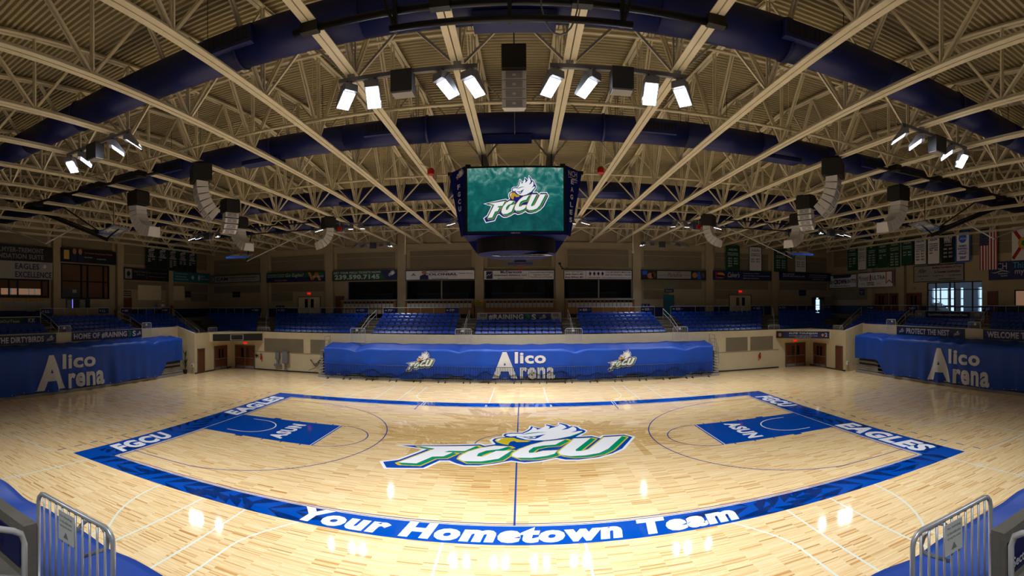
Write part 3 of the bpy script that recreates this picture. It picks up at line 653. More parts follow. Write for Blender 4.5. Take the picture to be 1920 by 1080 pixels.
for k, yb_ in enumerate(NODES):
    for kind, yt in (('vertical_strut', yb_), ('diagonal_strut', yb_+1.975), ('diagonal_strut', yb_-1.975)):
        if abs(yt) > yend-.1: continue
        m = MB(); p, q = V((0, yb_, ZB+.03)), V((0, yt, zroof(yt)-.14))
        wd_ = .055 if kind == 'vertical_strut' else .075
        for s in (-1, 1): m.bar(p+V((s*(.02+wd_/2), 0, 0)), q+V((s*(.02+wd_/2), 0, 0)), wd_, .035, up=(1, 0, 0)) if False else m.obox((p+q)/2+V((s*.045, 0, 0)), V((.022, 0, 0)), V((1, 0, 0)).cross(q-p).normalized()*wd_/2, (q-p)/2)
        web.append((kind, m.mesh(kind, 'steel_cream')))
for i, x in enumerate(TX):
    t = thing('roof_truss', '%s cream steel roof truss from the scoreboard centreline on the %s side' % (ORD[abs(i-12.5).__int__()], 'national flag' if i > 12 else 'portrait banner'), 'roof truss', (x, 0, 0), group='parallel roof trusses')
    inst('bottom_chord', bot_me, t, local=True); inst('top_chord', top_me, t, local=True)
    for nm, me in web: inst(nm, me, t, local=True)
BR_N = ['above near stand', 'over black pipe frame', 'over near lamps', 'over scoreboard', 'behind scoreboard', 'over far lamps', 'nearest far wall']
BR_LAB = {n_: 'crossed cream roof brace '+BR_N[min(k, 6)] for k, n_ in enumerate(NODES[::2])}
for yb_ in NODES[::2]:
    y = yb_ if yb_ in NODES else yb_
    for i in range(len(TX)-1):
        a, b = TX[i], TX[i+1]
        if abs(y) > 26: continue
        zt = zroof(y)-.2; m = MB()
        m.bar((a+.12, y+.05, ZB+.06), (b-.08, y+.05, zt), .06, .06).bar((b-.12, y-.02, ZB+.06), (a+.08, y-.02, zt), .06, .06)
        tag(m.build('cross_brace', 'steel_cream'), BR_LAB[yb_]+(', middle bay' if i == 12 else ', %s bay from middle, %s side' % (ORD[abs(i-12)-1], 'national flag' if i > 12 else 'portrait banner')), 'brace', 'cross braces between roof trusses')
# sprinkler and conduit lines along the hall
for j, (y, z, r) in enumerate(((-5.4, 12.45, .05), (-6.9, 13.9, .045), (4.0, 12.7, .05), (12.6, 12.6, .05), (20.5, 12.5, .05))):
    t = thing('sprinkler_pipe', ['slim cream pipe in front of the second blue duct', 'slim cream pipe high between the first two blue ducts', 'slim cream pipe between second and third blue ducts', 'slim cream pipe between third and fourth blue ducts', 'slim cream pipe beyond the last blue duct'][j], 'pipe', (0, y, z))
    MB().tube([(-34.8, y, z), (34.8, y, z)], r, 8).build('pipe_run', 'steel_cream', t, smooth=True)
    for k in range(13):
        x = TX[2*k]; MB().tube([(x, y, z), (x, y, zroof(y)-.1)], .012, 4).build('hanger_rod', 'steel_cream', t)
# ================================================================ DUCTS
DUCTS = [(-9.8, 'nearest round navy blue air duct across the roof', 12), (-1.8, 'second round navy air duct, above the scoreboard front', 12), (8.8, 'third round navy air duct, beyond the scoreboard', 12), (17.6, 'last round navy air duct, close to the far wall', 12)]
VENTS = [[-7.0, 7.3], [-5.2, -16, 5.6, 16.5], [-5.6, 5.7, -17], [-5.0, 5.2, 14]]
for j, (y, lab, _) in enumerate(DUCTS):
    t = thing('air_duct', lab, 'duct', (0, y, 13.0)); R = .51
    xs = [-34.5+3.45*k for k in range(21)]
    for k in range(20):
        m = MB(); a, b = xs[k], xs[k+1]
        pts = [(a, y, 13), (b-.03, y, 13)]; m.tube(pts, R, 28); m.build('duct_section', 'duct_navy', t, smooth=True)
        if k and k % 2 == j % 2:
            m = MB(); m.tube([(a-.04, y, 13), (a+.04, y, 13)], R+.035, 28); m.build('flange_ring', 'duct_navy', t)
    for k in range(8):
        x = -33+8.25*k+.4; MB().tube([(x, y-.3, 13.4), (x, y-.3, zroof(y)-.05)], .012, 4).build('hanger_rod', 'black_metal', t)
    for x in VENTS[j]:
        g = MB().box(x-.75, x+.75, y-R-.12, y-R+.25, 12.75, 13.2).build('side_grille', 'duct_navy', t)
        MB().box(x-.68, x+.68, y-R-.14, y-R-.1, 12.86, 13.14).build('grille_opening', 'vent_black', g)
        for q in range(9): MB().box(x-.6+.15*q, x-.57+.15*q, y-R-.155, y-R-.13, 12.86, 13.14).build('louvre', 'duct_navy', g)
    for x in ((0.1,) if j == 0 else (-11.5+.6*j, -.3 if j == 1 else -20, 11.4)):
        MB().box(x-.95, x+.95, y-.35, y+.35, 12.42, 12.56).build('bottom_diffuser', 'duct_navy', t)
# ================================================================ LIGHT BANKS
def flood_parts(bank, x, y, z, az, tilt=.72, lamp=True, pw=1.0):
    """flood head: az = heading of the hood tip (0 = towards +y), built in world space"""
    d = V((math.sin(az), math.cos(az), 0)); sd = V((d.y, -d.x, 0)); dn = V((0, 0, -1))
    ln = (d*math.sin(tilt)+dn*math.cos(tilt))          # along the lens, downwards and outwards
    nr = (dn*math.sin(tilt)-d*math.cos(tilt))*-1       # lens normal
    nr = (d*math.cos(tilt)*-1+dn*math.sin(tilt))
    if nr.z > 0: nr = -nr
    o = V((x, y, z))
    K = .74
    head = MB().obox(o+dn*.18, sd*.18, d*.13, dn*.09).obox(o+dn*.05, sd*.06, d*.05, dn*.06).build('floodlight', 'lamp_shell', bank)
    a0 = o+dn*.2-nr*-.10
    hood = MB(); c0 = o+dn*.23
    e = c0+ln*.72*K
    # wedge hood: deep at the head, thin at the tip
    P = [c0-sd*.19+nr*.05, c0+sd*.19+nr*.05, c0+sd*.19-nr*.18, c0-sd*.19-nr*.18, e-sd*.19+nr*.05, e+sd*.19+nr*.05, e+sd*.19+nr*.0, e-sd*.19+nr*.0]
    hood.add(P, [(3, 2, 1, 0), (4, 5, 6, 7), (0, 4, 7, 3), (1, 2, 6, 5), (2, 3, 7, 6), (0, 1, 5, 4)]); hood.build('hood', 'lamp_shell', head)
    lc = (c0+e)/2+nr*.055
    MB().obox(lc, sd*.165, ln*.245, nr*.004).build('lens', 'lamp_glow' if lamp else 'mid_grey', head)
    MB().tube([o+dn*.05-sd*.1, o+V((0, 0, .05)), o+dn*.05+sd*.1], .02, 5).build('yoke', 'dark_grey', head)
    if lamp:
        ld = bpy.data.lights.new('flood_lamp', 'AREA'); ld.shape = 'RECTANGLE'; ld.size = .3; ld.size_y = .44; ld.energy = LAMP_W*pw; ld.spread = LAMP_SPREAD; ld.color = (.93, .96, 1.0)
        lo = bpy.data.objects.new('flood_lamp', ld); aim = (dn*1.0+nr*.25+V((-x*.02, -y*.02, 0))).normalized()
        lo.location = lc+nr*.03+dn*.03; lo.rotation_euler = aim.to_track_quat('-Z', 'Y').to_euler(); link(lo)
        lo.parent = head; lo.matrix_parent_inverse = wmat(head).inverted()
BANKS = [ # label, x0, x1, y, lamps (x, az), box x
 ('four flood lamp bank hung left of the centre speaker column', -4.4, -.82, -9.05, ((-4.12, -.85), (-3.5, -.1), (-1.72, .75), (-1.02, .65)), -2.68),
 ('four flood lamp bank hung right of the centre speaker column', .95, 4.42, -9.02, ((1.08, -.6), (2.0, -.75), (3.5, .05), (4.25, .75)), 2.72),
 ('four flood lamp bank near the left hoop', -14.9, -11.4, -9.6, ((-14.75, -.4), (-14.05, .6), (-12.3, .8), (-11.5, 1.2)), -13.2),
 ('four flood lamp bank near the right hoop', 11.5, 14.9, -9.5, ((11.6, -1.0), (12.4, -.8), (14.05, -.7), (14.8, .1)), 13.2),
 ('lamp bank over the far sideline, left of the scoreboard', -14.3, -10.9, 12.2, ((-14.1, -.6), (-13.4, 0), (-11.8, .3), (-11.1, .7)), -12.6),
 ('lamp bank over the far sideline, right of the scoreboard', 10.8, 14.2, 12.2, ((11.0, -.7), (11.7, 0), (13.3, .3), (14.0, .7)), 12.5),
 ('lamp bank over the far stand, left of centre', -15.4, -11.9, 23.3, ((-15.2, -.8), (-14.5, -.2), (-12.8, .2), (-12.1, .8)), -13.6),
 ('lamp bank over the far stand, right of centre', 11.3, 15.9, 23.8, ((11.6, -.8), (12.4, -.2), (14.9, .2), (15.6, .8)), 13.4),
 ('lamp bank behind the scoreboard, on its left', -4.6, -.9, 12.2, ((-4.4, -.7), (-3.6, 0), (-1.8, .2), (-1.1, .7)), -2.7),
 ('lamp bank behind the scoreboard, on its right', .9, 4.6, 12.2, ((1.1, -.7), (1.8, 0), (3.6, .2), (4.4, .7)), 2.7),
 ('dim lamp bank in the far left roof corner', -25.0, -22.2, 10.8, ((-24.8, -.5), (-24.2, 0), (-22.4, .5)), -23.4),
 ('dim lamp bank in the far right roof corner', 22.2, 25.0, 10.8, ((22.4, -.5), (24.2, 0), (24.8, .5)), 23.4),
 ('added unseen lamp bank above the near stand, left aisle', -15.4, -11.9, -22.6, ((-15.2, -.8), (-14.5, -.2), (-12.8, .2), (-12.1, .8)), -13.6),  # near-stand banks are unseen, added to brighten the foreground
 ('added unseen lamp bank above the near stand, right aisle', 11.9, 15.4, -22.6, ((12.1, -.8), (12.8, -.2), (14.5, .2), (15.2, .8)), 13.6),
 ('added unseen lamp bank above the near stand, middle', -2.0, 1.9, -22.6, ((-1.8, -.8), (-1.1, -.2), (1.0, .2), (1.7, .8)), -.1)]
for j, (lab, x0, x1, y, lamps, bxx) in enumerate(BANKS):
    zb = 11.86
    t = thing('light_bank', lab, 'flood lights', ((x0+x1)/2, y, zb))
    MB().box(x0, x1, y-.045, y+.045, zb-.05, zb+.05).build('support_bar', 'mid_grey', t)
    MB().box(bxx-.27, bxx+.27, y-.24, y+.16, zb-.56, zb-.02).build('ballast_box', 'dark_grey', t)
    MB().box(bxx-.25, bxx+.25, y-.21, y+.14, zb-.59, zb-.56).build('box_cover', 'sign_grey', t)
    for x in [q_ for q_ in TX if x0-.1 <= q_ <= x1+.1]: MB().box(x-.09, x+.09, y-.06, y+.06, zb+.05, zb+.135).build('beam_clamp', 'sign_grey', t)
    for x, az in lamps: flood_parts(t, x, y, zb-.04, az if j < 4 else math.pi-az, tilt=(.72 if abs(az) < .3 else .95) if j < 4 else 1.25, lamp=not (j in (6, 7) and abs(abs(x)-11.85) > .4), pw=.32 if j > 11 else 1.0)
# ================================================================ SCOREBOARD
sb = thing('scoreboard', 'navy centre-hung video scoreboard with team logo on its screen', 'scoreboard', (0, 0, 8))
body = MB(); yf = -2.0
body.add([(-2.05,-1.95,8.72),(2.05,-1.95,8.72),(2.05,1.95,8.72),(-2.05,1.95,8.72),(-2.05,-1.95,11.36),(2.05,-1.95,11.36),(2.05,1.95,11.36),(-2.05,1.95,11.36)], [(3,2,1,0),(4,5,6,7),(0,1,5,4),(1,2,6,5),(2,3,7,6),(3,0,4,7)])
body.build('cabinet', 'board_navy', sb)
fr = MB().box(-1.96, 1.96, yf-.03, -1.95, 8.8, 11.38).build('screen_frame', 'black_metal', sb)
scr = MB().box(-1.86, 1.86, yf-.05, yf-.03, 8.86, 11.3).build('screen', 'screen_sea', sb)
logo(scr, (0.02, yf-.055, 10.09), (1, 0, 0), (0, 0, 1), .00184, (0, -1, 0), .003, PAL_SCR, name='screen_logo', step=3)
for sx in (-1, 1):   # angled wing panels
    wg = MB(); A = [(sx*1.97, yf-.02, 8.72), (sx*2.18, -1.55, 8.72), (sx*2.66, -1.45, 11.28), (sx*1.97, yf-.02, 11.4)]
    wg.prism(A, (-sx*.04, .06, 0)); wg = wg.build('wing_panel', 'board_navy', sb)
    n = V(A[1])-V(A[0]); ex = V((sx*.69, .57, 0)).normalized()*sx; ex = V((.77, .64*sx, 0)).normalized()
    nn = V((ex.y, -ex.x, 0))
    word = 'FGCU' if sx < 0 else 'EAGLES'
    n_ = len(word); ztop = 10.55 if sx < 0 else 10.72; step = .29 if sx < 0 else .3
    for k, ch in enumerate(word):
        zc = ztop-k*step; off = .16+.3*((zc-8.72)/2.6)*.5; c = V((sx*1.97, yf-.02, zc))+V((sx*.77, .64, 0)).normalized()*off*1.15
        lettering(ch, c-ex*.075+nn*.03, ex, (0, 0, 1), .15, .19, 'ink_silver', wg, name='wing_letter', bold=.03)
    c = V((sx*1.97, yf-.02, 11.0))+V((sx*.77, .64, 0)).normalized()*.34
    if sx < 0: logo(wg, c+nn*.03-V((0, 0, .02)), ex, (0, 0, 1), .00075, nn, .002, PAL_MONO, name='wing_logo', head_only=True)
    else:
        for s_, dx, dz, w2, h2 in (('NCH', -.24, .02, .48, .22), ('Healthcare', -.02, -.12, .28, .06), ('System', .04, -.21, .2, .06)):
            lettering(s_, c+ex*dx+nn*.03+V((0, 0, dz)), ex, (0, 0, 1), w2, h2, 'ink_silver', wg, name='wing_lettering', bold=0 if dz > 0 else .02)
        MB().poly([c+nn*.03+ex*(-.24+.06*k)+V((0, 0, -.03+.02*math.sin(k*.9))) for k in range(9)]+[c+nn*.03+ex*(-.24+.06*k)+V((0, 0, -.05+.02*math.sin(k*.9))) for k in range(8, -1, -1)]).build('wing_swoosh', 'ink_silver', wg)
    MB().box(*sorted((sx*2.05, sx*2.12)), -1.5, 1.5, 8.95, 11.25).build('side_screen', 'black_metal', sb)
lettering('NEVCO', (-.18, yf-.035, 8.755), (1, 0, 0), (0, 0, 1), .36, .045, 'ink_silver', sb, name='maker_mark', bold=.03)
skirt = MB(); skirt.add([(-2.05,.0,8.72),(2.05,.0,8.72),(2.05,1.9,8.72),(-2.05,1.9,8.72),(-1.72,.15,8.24),(1.72,.15,8.24),(1.72,1.3,8.24),(-1.72,1.3,8.24)], [(0,1,5,4),(1,2,6,5),(2,3,7,6),(3,0,4,7),(4,5,6,7)])
skirt.build('skirt', 'board_navy', sb)
MB().lathe([(1.66, 8.12), (1.66, 8.72)], (0, -.2, 0), 48).build('ribbon_ring', 'black_metal', sb)
MB().lathe([(1.2, 8.0), (1.66, 8.12)], (0, -.2, 0), 48).build('base_disc', 'board_navy', sb)
m = MB()
for k in range(9):
    x = -1.0+.22*k; m.poly([(x, -1.1-.06*k, 7.995-.0), (x+.5, -1.25-.03*k, 7.995), (x+.75, -1.0, 7.995), (x+.25, -.8, 7.995)])
m.build('disc_emblem', 'ink_silver', sb)
for x in (-1.315, 1.435):
    for y in (-1.5, 1.5): MB().tube([(x, y, 11.36), (x, y, 11.98)], .03, 6).build('hanger_rod', 'dark_grey', sb)
for sx in (-1, 1): MB().box(*sorted((sx*1.75, sx*1.95)), -1.9, -1.7, 11.36, 11.5).build('top_bracket', 'black_metal', sb); MB().box(*sorted((sx*2.45, sx*2.7)), -1.55, -1.4, 11.2, 11.32).build('top_bracket', 'black_metal', sb)
# red strobes on the trusses flanking the board
for sx, lab in ((-1, 'small red warning strobe left of the scoreboard'), (1, 'small red warning strobe right of the scoreboard')):
    t = thing('warning_strobe', lab, 'strobe', (sx*3.55, -.7, 11.7)); MB().lathe([(.06, 11.45), (.15, 11.5), (.15, 11.68), (.1, 11.75)], (sx*3.55, -.7, 0), 12).build('strobe_dome', 'alarm_red', t); MB().tube([(sx*3.55, -.7, 11.75), (sx*4.0, -.7, 11.97)], .025, 5).build('bracket', 'steel_cream', t)
for sx, lab in ((-1, 'small red hanging exit sign left of the far scoreboard lamps'), (1, 'small red hanging exit sign right of the far scoreboard lamps')):
    x = -12.2 if sx < 0 else 12.3; t = thing('hanging_sign', lab, 'exit sign', (x, 11, 10.9)); MB().box(x-.15, x+.15, 10.96, 11.04, 11.2, 11.45).build('sign_box', 'alarm_red', t); MB().tube([(x, 11, 11.45), (x, 11, 14.4)], .012, 4).build('drop_rod', 'steel_cream', t)
for sx, lab in ((-1, 'thin cream drop pole with ball end, left'), (1, 'thin cream drop pole with ball end, right')):
    x = -9.45 if sx < 0 else 9.45; t = thing('drop_pole', lab+' of the far lamp bank', 'pole', (x, 19, 11)); MB().tube([(x, 19, 10.4), (x, 19, 13.6)], .03, 6).build('pole', 'steel_cream', t); MB().box(x-.1, x+.1, 18.9, 19.1, 10.2, 10.4).build('sensor', 'paper', t)
# ================================================================ SPEAKER ARRAYS
def array(label, x, y, zt, az, n, curve, sub=True, wd=.86, ch=.1):
    """az: heading of the speaker fronts; a black sub box on top and a curved column of white cabinets"""
    t = thing('speaker_array', label, 'speakers', (x, y, zt)); d = V((math.sin(az), -math.cos(az), 0)); sd = V((-d.y, d.x, 0)); up = V((0, 0, 1))
    o = V((x, y, zt)); MB().tube([o+V((0, 0, .05)), o+V((0, 0, ch))], .02, 5).build('chain', 'black_metal', t)
    MB().obox(o+V((0, 0, .03)), sd*wd*.5, d*.3, up*.03).build('rigging_frame', 'black_metal', t)
    z = 0
    if sub:
        s = MB().obox(o-up*.36, sd*wd/2, d*.4, up*.34).build('subwoofer', 'speaker_black', t); z = .72
    p = o-up*z; a = 0
    for k in range(n):
        a = curve*k; h = .27
        dd = d*math.cos(a)-up*math.sin(a); uu = up*math.cos(a)+d*math.sin(a)
        c = p-uu*h/2; cb = MB()
        P = [c+sd*(sx*wd/2)*(1 if fy > 0 else .82)+dd*(.25*fy)+uu*(h/2-.006)*fz*(1 if fy > 0 else .8) for fz in (-1, 1) for sx, fy in ((-1, 1), (1, 1), (1, -1), (-1, -1))]
        cb.add(P, [(0, 1, 2, 3), (7, 6, 5, 4), (0, 4, 5, 1), (1, 5, 6, 2), (2, 6, 7, 3), (3, 7, 4, 0)])
        cb = cb.build('line_cabinet', 'speaker_white', t)
        MB().obox(c+dd*.252, sd*wd*.34, dd*.004, uu*(h/2-.03)).build('grille', 'grille_grey', cb)
        MB().obox(c+dd*.258, sd*.05, dd*.003, uu*.03).build('badge', 'speaker_white', cb)
        if k in (0, 2, 4) and not sub: pass
        p = p-uu*h
    return t
array('straight speaker column with black top box hung over the near sideline', .03, -6.0, 13.78, 0, 4, .04, wd=.74, ch=1.15)
SPK = [((12.4, -4.5), .75, 6, .16, 'large curved white speaker array over the %s sideline front', 1.0), ((17.8, -2.8), 1.65, 8, .2, 'curved white speaker array turned to the %s end stand', .86), ((15.3, 2.0), -1.1, 4, .22, 'short curved white speaker array on the %s, between two larger ones', .86), ((17.9, 7.0), 1.9, 7, .22, 'curved white speaker array on the %s turned to the far corner', .86), ((12.6, 9.9), -2.3, 6, .24, 'curved white speaker array on the %s turned to the far stand', .86)]
for (x, y), az, n, cv, lab, wd in SPK:
    for sx in (-1, 1): array(lab % ('left' if sx < 0 else 'right'), sx*x, y, 11.95, sx*az, n, cv, wd=wd)
# ================================================================ BLACK PIPE FRAMES AND HOOPS
t = thing('pipe_frame', 'black double pipe frame hung above the near sideline', 'pipe frame', (0, -11.6, 11.9))
MB().tube([(-4.45, -11.6, 11.86), (4.45, -11.55, 11.86)], .075, 10).build('upper_pipe', 'black_metal', t, smooth=True)
MB().tube([(-2.3, -11.72, 11.45), (2.4, -11.7, 11.45)], .065, 10).build('lower_pipe', 'black_metal', t, smooth=True)
for x in (-2.2, 0.03, 2.2):
    MB().box(x-.04, x+.04, -11.72, -11.6, 11.4, 12.0).build('drop_plate', 'black_metal', t); MB().bar((x-.3*(x < -1)+.3*(x > 1), -11.9, 12.3), (x, -11.72, 11.45), .06, .05).build('strut', 'black_metal', t)
for x in (-4.07, -1.32, 1.43, 4.19): MB().box(x-.2, x+.2, -11.68, -11.5, 11.78, 11.99).build('beam_clamp', 'black_metal', t)
m = MB(); m.tube([(.62+.36*(1-math.cos(k/10*math.pi)), -11.7, 11.9-.75*math.sin(k/10*math.pi)) for k in range(11)], .018, 6); m.build('cable_loop', 'ink_grey', t)
for sx, nm in ((-1, 'left'), (1, 'right')):
    t = thing('pipe_frame', 'long black pipe carrying the folded %s hoop' % nm, 'pipe frame', (sx*18, -5.6, 11.85))
    MB().tube([(sx*14.2, -5.2, 11.84), (sx*24, -5.9, 11.84)], .07, 8).build('upper_pipe', 'black_metal', t, smooth=True)
    for x in (15, 17.7, 20.5, 23.2): MB().box(*sorted((sx*x-.15, sx*x+.15)), -5.75, -5.2, 11.75, 11.98).build('beam_clamp', 'black_metal', t)
    t = thing('basketball_hoop', 'folded-up basketball hoop with glass backboard, main court %s end' % nm, 'basketball hoop', (sx*23, 0, 11))
    def X(x): return sx*x
    MB().bar((X(29.0), -4.4, 13.4), (X(23.9), .5, 10.35), .2, .2).build('mast', 'black_metal', t)
    MB().bar((X(29.6), -3.6, 13.6), (X(24.4), .2, 10.8), .09, .09).build('mast_brace', 'black_metal', t)
    MB().bar((X(25.0), -4.6, 13.3), (X(24.0), .1, 10.75), .07, .07).build('mast_brace', 'black_metal', t)
    MB().tube([(X(29.1), -4.7, 11.5), (X(25.6), -3.3, 10.0), (X(25.5), -1.0, 11.25)], .05, 7).build('lower_brace', 'galv', t)
    MB().tube([(X(22.9), .1, 10.95), (X(22.9), .1, 13.0)], .025, 6).build('hoist_cable', 'black_metal', t)
    # backboard lying nearly flat
    c = V((X(22.9), .2, 10.85)); a = V((X(.25), .95, 0)).normalized(); b = V((X(.93), -.25, -.28)).normalized(); nn = a.cross(b).normalized()
    bb = MB().obox(c, a*.92, b*.54, nn*.02).build('backboard', 'glass_panel', t)
    MB().obox(c+b*.54, a*.94, b*.04, nn*.04).obox(c-b*.54, a*.94, b*.04, nn*.04).obox(c+a*.92, a*.03, b*.56, nn*.04).obox(c-a*.92, a*.03, b*.56, nn*.04).build('board_frame', 'mid_grey', bb)
    MB().obox(c+b*.6, a*.94, b*.05, nn*.06).build('edge_pad', 'cloth_blue', bb)
    upn = nn if nn.z > 0 else -nn
    rc = c-b*.3+upn*.3; MB().tube([rc+a*.225*math.cos(k/16*2*math.pi)+upn*.225*math.sin(k/16*2*math.pi) for k in range(16)], .014, 5, closed=True).build('rim', 'rim_red', t)
    MB().obox(c-b*.3+upn*.05, a*.08, b*.05, upn*.05).build('rim_bracket', 'rim_red', t)
    MB().tube([c-b*.3-nn*.03, V((X(24.0), .4, 10.4))], .05, 6).build('board_arm', 'black_metal', t)
    # cross-court hoop near the corner
    t = thing('basketball_hoop', 'folded-up practice hoop with white backboard near the far %s corner' % nm, 'basketball hoop', (X(22), 13.3, 10.2))
    c = V((X(22.0), 13.4, 10.15)); a = V((.97, -.24*sx, 0)).normalized(); b = V((.05*sx, .9, .28)).normalized(); nn = a.cross(b).normalized(); upn = nn if nn.z > 0 else -nn
    MB().obox(c, a*.92, b*.54, nn*.03).build('backboard', 'sign_grey', t); MB().obox(c-b*.58, a*.95, b*.05, nn*.07).build('edge_pad', 'cloth_blue', t)
    rc = c+b*.1+upn*.32; MB().tube([rc+a*.225*math.cos(k/16*2*math.pi)+upn*.225*math.sin(k/16*2*math.pi) for k in range(16)], .014, 5, closed=True).build('rim', 'rim_red', t)
    MB().obox(c+b*.1+upn*.06, a*.08, b*.05, upn*.06).build('rim_bracket', 'rim_red', t)
    nt = MB()
    for k in range(8): q = k/8*2*math.pi; nt.tube([rc+a*.225*math.cos(q)+upn*.225*math.sin(q), rc+a*.13*math.cos(q)+upn*.13*math.sin(q)+V((0, -.3, -.1))], .008, 4)
    nt.build('net', 'net_white', t)
    MB().tube([c-upn*.05, (X(21.7), 13.9, 9.7), (X(20.6+.06*sx), 12.9, 11.99)], .05, 6).build('mast', 'black_metal', t); MB().tube([(X(21.7), 13.9, 9.7), (X(15.12+.06*sx), 13.6, 11.99)], .035, 6).build('mast_brace', 'galv', t)
    MB().tube([(X(20.5), 13.3, 11.85), (X(13.0), 13.6, 11.8)], .05, 6).build('hanger_pipe', 'black_metal', t); MB().tube([(X(20.5), 10.2, 11.8), (X(14.0), 10.3, 11.8)], .05, 6).build('hanger_pipe', 'black_metal', t)
t = thing('basketball_hoop', 'folded-up hoop seen edge-on below the scoreboard', 'basketball hoop', (.1, 17, 9.2))
MB().box(-.8, 1.02, 16.6, 17.6, 9.12, 9.22).build('backboard', 'sign_grey', t); MB().box(-.84, 1.06, 16.5, 16.62, 9.02, 9.2).build('edge_pad', 'sign_navy', t)
MB().tube([(.11+.225*math.cos(k/16*2*math.pi), 16.7, 8.8+.225*math.sin(k/16*2*math.pi)) for k in range(16)], .014, 5, closed=True).build('rim', 'rim_red', t); MB().box(.03, .19, 16.62, 16.75, 8.98, 9.12).build('rim_bracket', 'rim_red', t)
MB().tube([(.1, 17.3, 9.2), (1.4, 19.5, 11.99)], .05, 6).build('mast', 'black_metal', t); MB().tube([(.1, 17.3, 9.2), (-1.3, 19.5, 11.99)], .05, 6).build('mast', 'black_metal', t); MB().box(-.35, .55, 17.0, 17.4, 9.25, 9.45).build('hub', 'black_metal', t)
# ================================================================ STAND SEATS
def rrect(w_, h_, r, n=3):
    pts = []
    for cx, cy, a0 in ((w_/2-r, h_-r, 0), (-w_/2+r, h_-r, math.pi/2)):
        for k in range(n+1): a = a0+k/n*math.pi/2; pts.append((cx+r*math.cos(a), cy+r*math.sin(a)))
    return pts+[(-w_/2, 0), (w_/2, 0)]
sb_ = MB(); P = rrect(.5, .25, .12)   # backrest leaning back, seat faces -y
sb_.prism([(x, .06+.30*z+1.2*z*z-.25*x*x, .55+z) for x, z in P], (0, .05, -.015)); back_me = sb_.mesh('backrest', 'seat_blue')
sp_ = MB(); P = rrect(.46, .40, .09); sp_.prism([(x, .09-y_, .40+.06*y_) for x, y_ in P], (0, 0, .05)); pan_me = sp_.mesh('seat_pan', 'seat_blue')
sk_ = MB().box(-.03, .03, -.05, .22, .02, .40).box(-.16, .16, .04, .2, .34, .4); br_me = sk_.mesh('bracket', 'seat_dark')
SEATS = []
def row(axis, const, lo, hi, zf, rot, sec, rw=0):
    n = int((hi-lo)/.54); 
    if n < 1: return
    st_ = (hi-lo)/n
    for i in range(n):
        t = lo+st_*(i+.5)
        SEATS.append(((t, const, zf) if axis == 'x' else (const, t, zf), rot, sec, (rw, n-1-i)))
FSEC = {'NN': ((-28.0, -33.0), (-23.9, -26.2), 6), 'OO': ((-21.9, -24.2), (-14.25, -14.25), 6), 'PP': ((-12.4, -12.75), (-5.25, -5.45), 6), 'QQ': ((-3.65, -3.8), (3.5, 3.6), 4), 'RR': ((5.15, 5.2), (12.3, 12.3), 6), 'SS': ((14.2, 14.2), (21.5, 23.9), 6), 'TT': ((23.3, 25.8), (28.0, 33.0), 6)}
for sec, (l, r, n) in FSEC.items():
    for k in range(n):
        t = k/5; row('x', FROWS[k][0], l[0]+(l[1]-l[0])*t, r[0]+(r[1]-r[0])*t, FROWS[k][1], 0, sec, k)
LSEC = {'KK': ((-9.0, -9.0), (-.75, .9), 3, -1), 'LL': ((.9, 1.8), (8.0, 9.2), 5, -1), 'MM': ((9.5, 10.8), (15.0, 17.2), 5, -1), 'AA': ((-9.0, -9.0), (-.5, 2.0), 5, 1), 'VV': ((1.05, 3.4), (8.3, 11.0), 3, 1), 'UU': ((9.7, 11.7), (15.2, 17.6), 5, 1)}
for sec, (l, r, n, sx) in LSEC.items():
    for k in range(n):
        t = k/4; row('y', sx*SROWS[k][0], l[0]+(l[1]-l[0])*t, r[0]+(r[1]-r[0])*t, SROWS[k][1], -sx*math.pi/2, sec, k)
for sx, sec in ((-1, 'MM'), (1, 'UU')):
    row('y', sx*27.05, 13.05, 13.9, 2.97, -sx*math.pi/2, sec); row('y', sx*28.0, 13.05, 14.5, 3.21, -sx*math.pi/2, sec); nsec = 'NN' if sx < 0 else 'TT'; row('x', 17.3, *sorted((sx*26.8, sx*27.9)), 2.97, 0, nsec); row('x', 18.1, *sorted((sx*26.8, sx*29.0)), 2.97, 0, nsec)
camp = V((.24, -21, 6.05)); SEATS.sort(key=lambda s: (V(s[0])-camp).length)
RN = ['front row', 'second row', 'third row', 'fourth row', 'fifth row', 'back row']
SIDE = {'KK': 'of left platform section KK', 'LL': 'of left stand section LL', 'MM': 'of left corner section MM', 'AA': 'of right stand section AA', 'VV': 'of section VV below the lobby window', 'UU': 'of right corner section UU'}
NIND = 300
for i, (p, rz, sec, rw) in enumerate(SEATS[:NIND]):
    rw, ix = rw; lab = 'blue chair, %s from the %s end in %s of section %s' % (ORD[min(ix, 19)], 'far wall' if sec in SIDE else 'flag wall', RN[rw], sec)
    if ix > 19: lab = lab.replace('twentieth', 'beyond twentieth')
    t = thing('stadium_seat', lab, 'seat', p, rz, 'blue chairs, section %s %s' % (sec, RN[rw]))
    inst('backrest', back_me, t, local=True); inst('seat_pan', pan_me, t, local=True); inst('bracket', br_me, t, local=True)
rest = MB()
for p, rz, sec, rw in SEATS[NIND:]:
    R_ = Matrix.Translation(p) @ Matrix.Rotation(rz, 4, 'Z')
    for me in (back_me, pan_me):
        rest.add([R_ @ v.co for v in me.vertices], [tuple(f.vertices) for f in me.polygons])
o = rest.build('stadium_seat_rows', 'seat_blue'); tag(o, 'rows of blue plastic stadium chairs filling the farther stand sections', 'seats', kind='stuff')
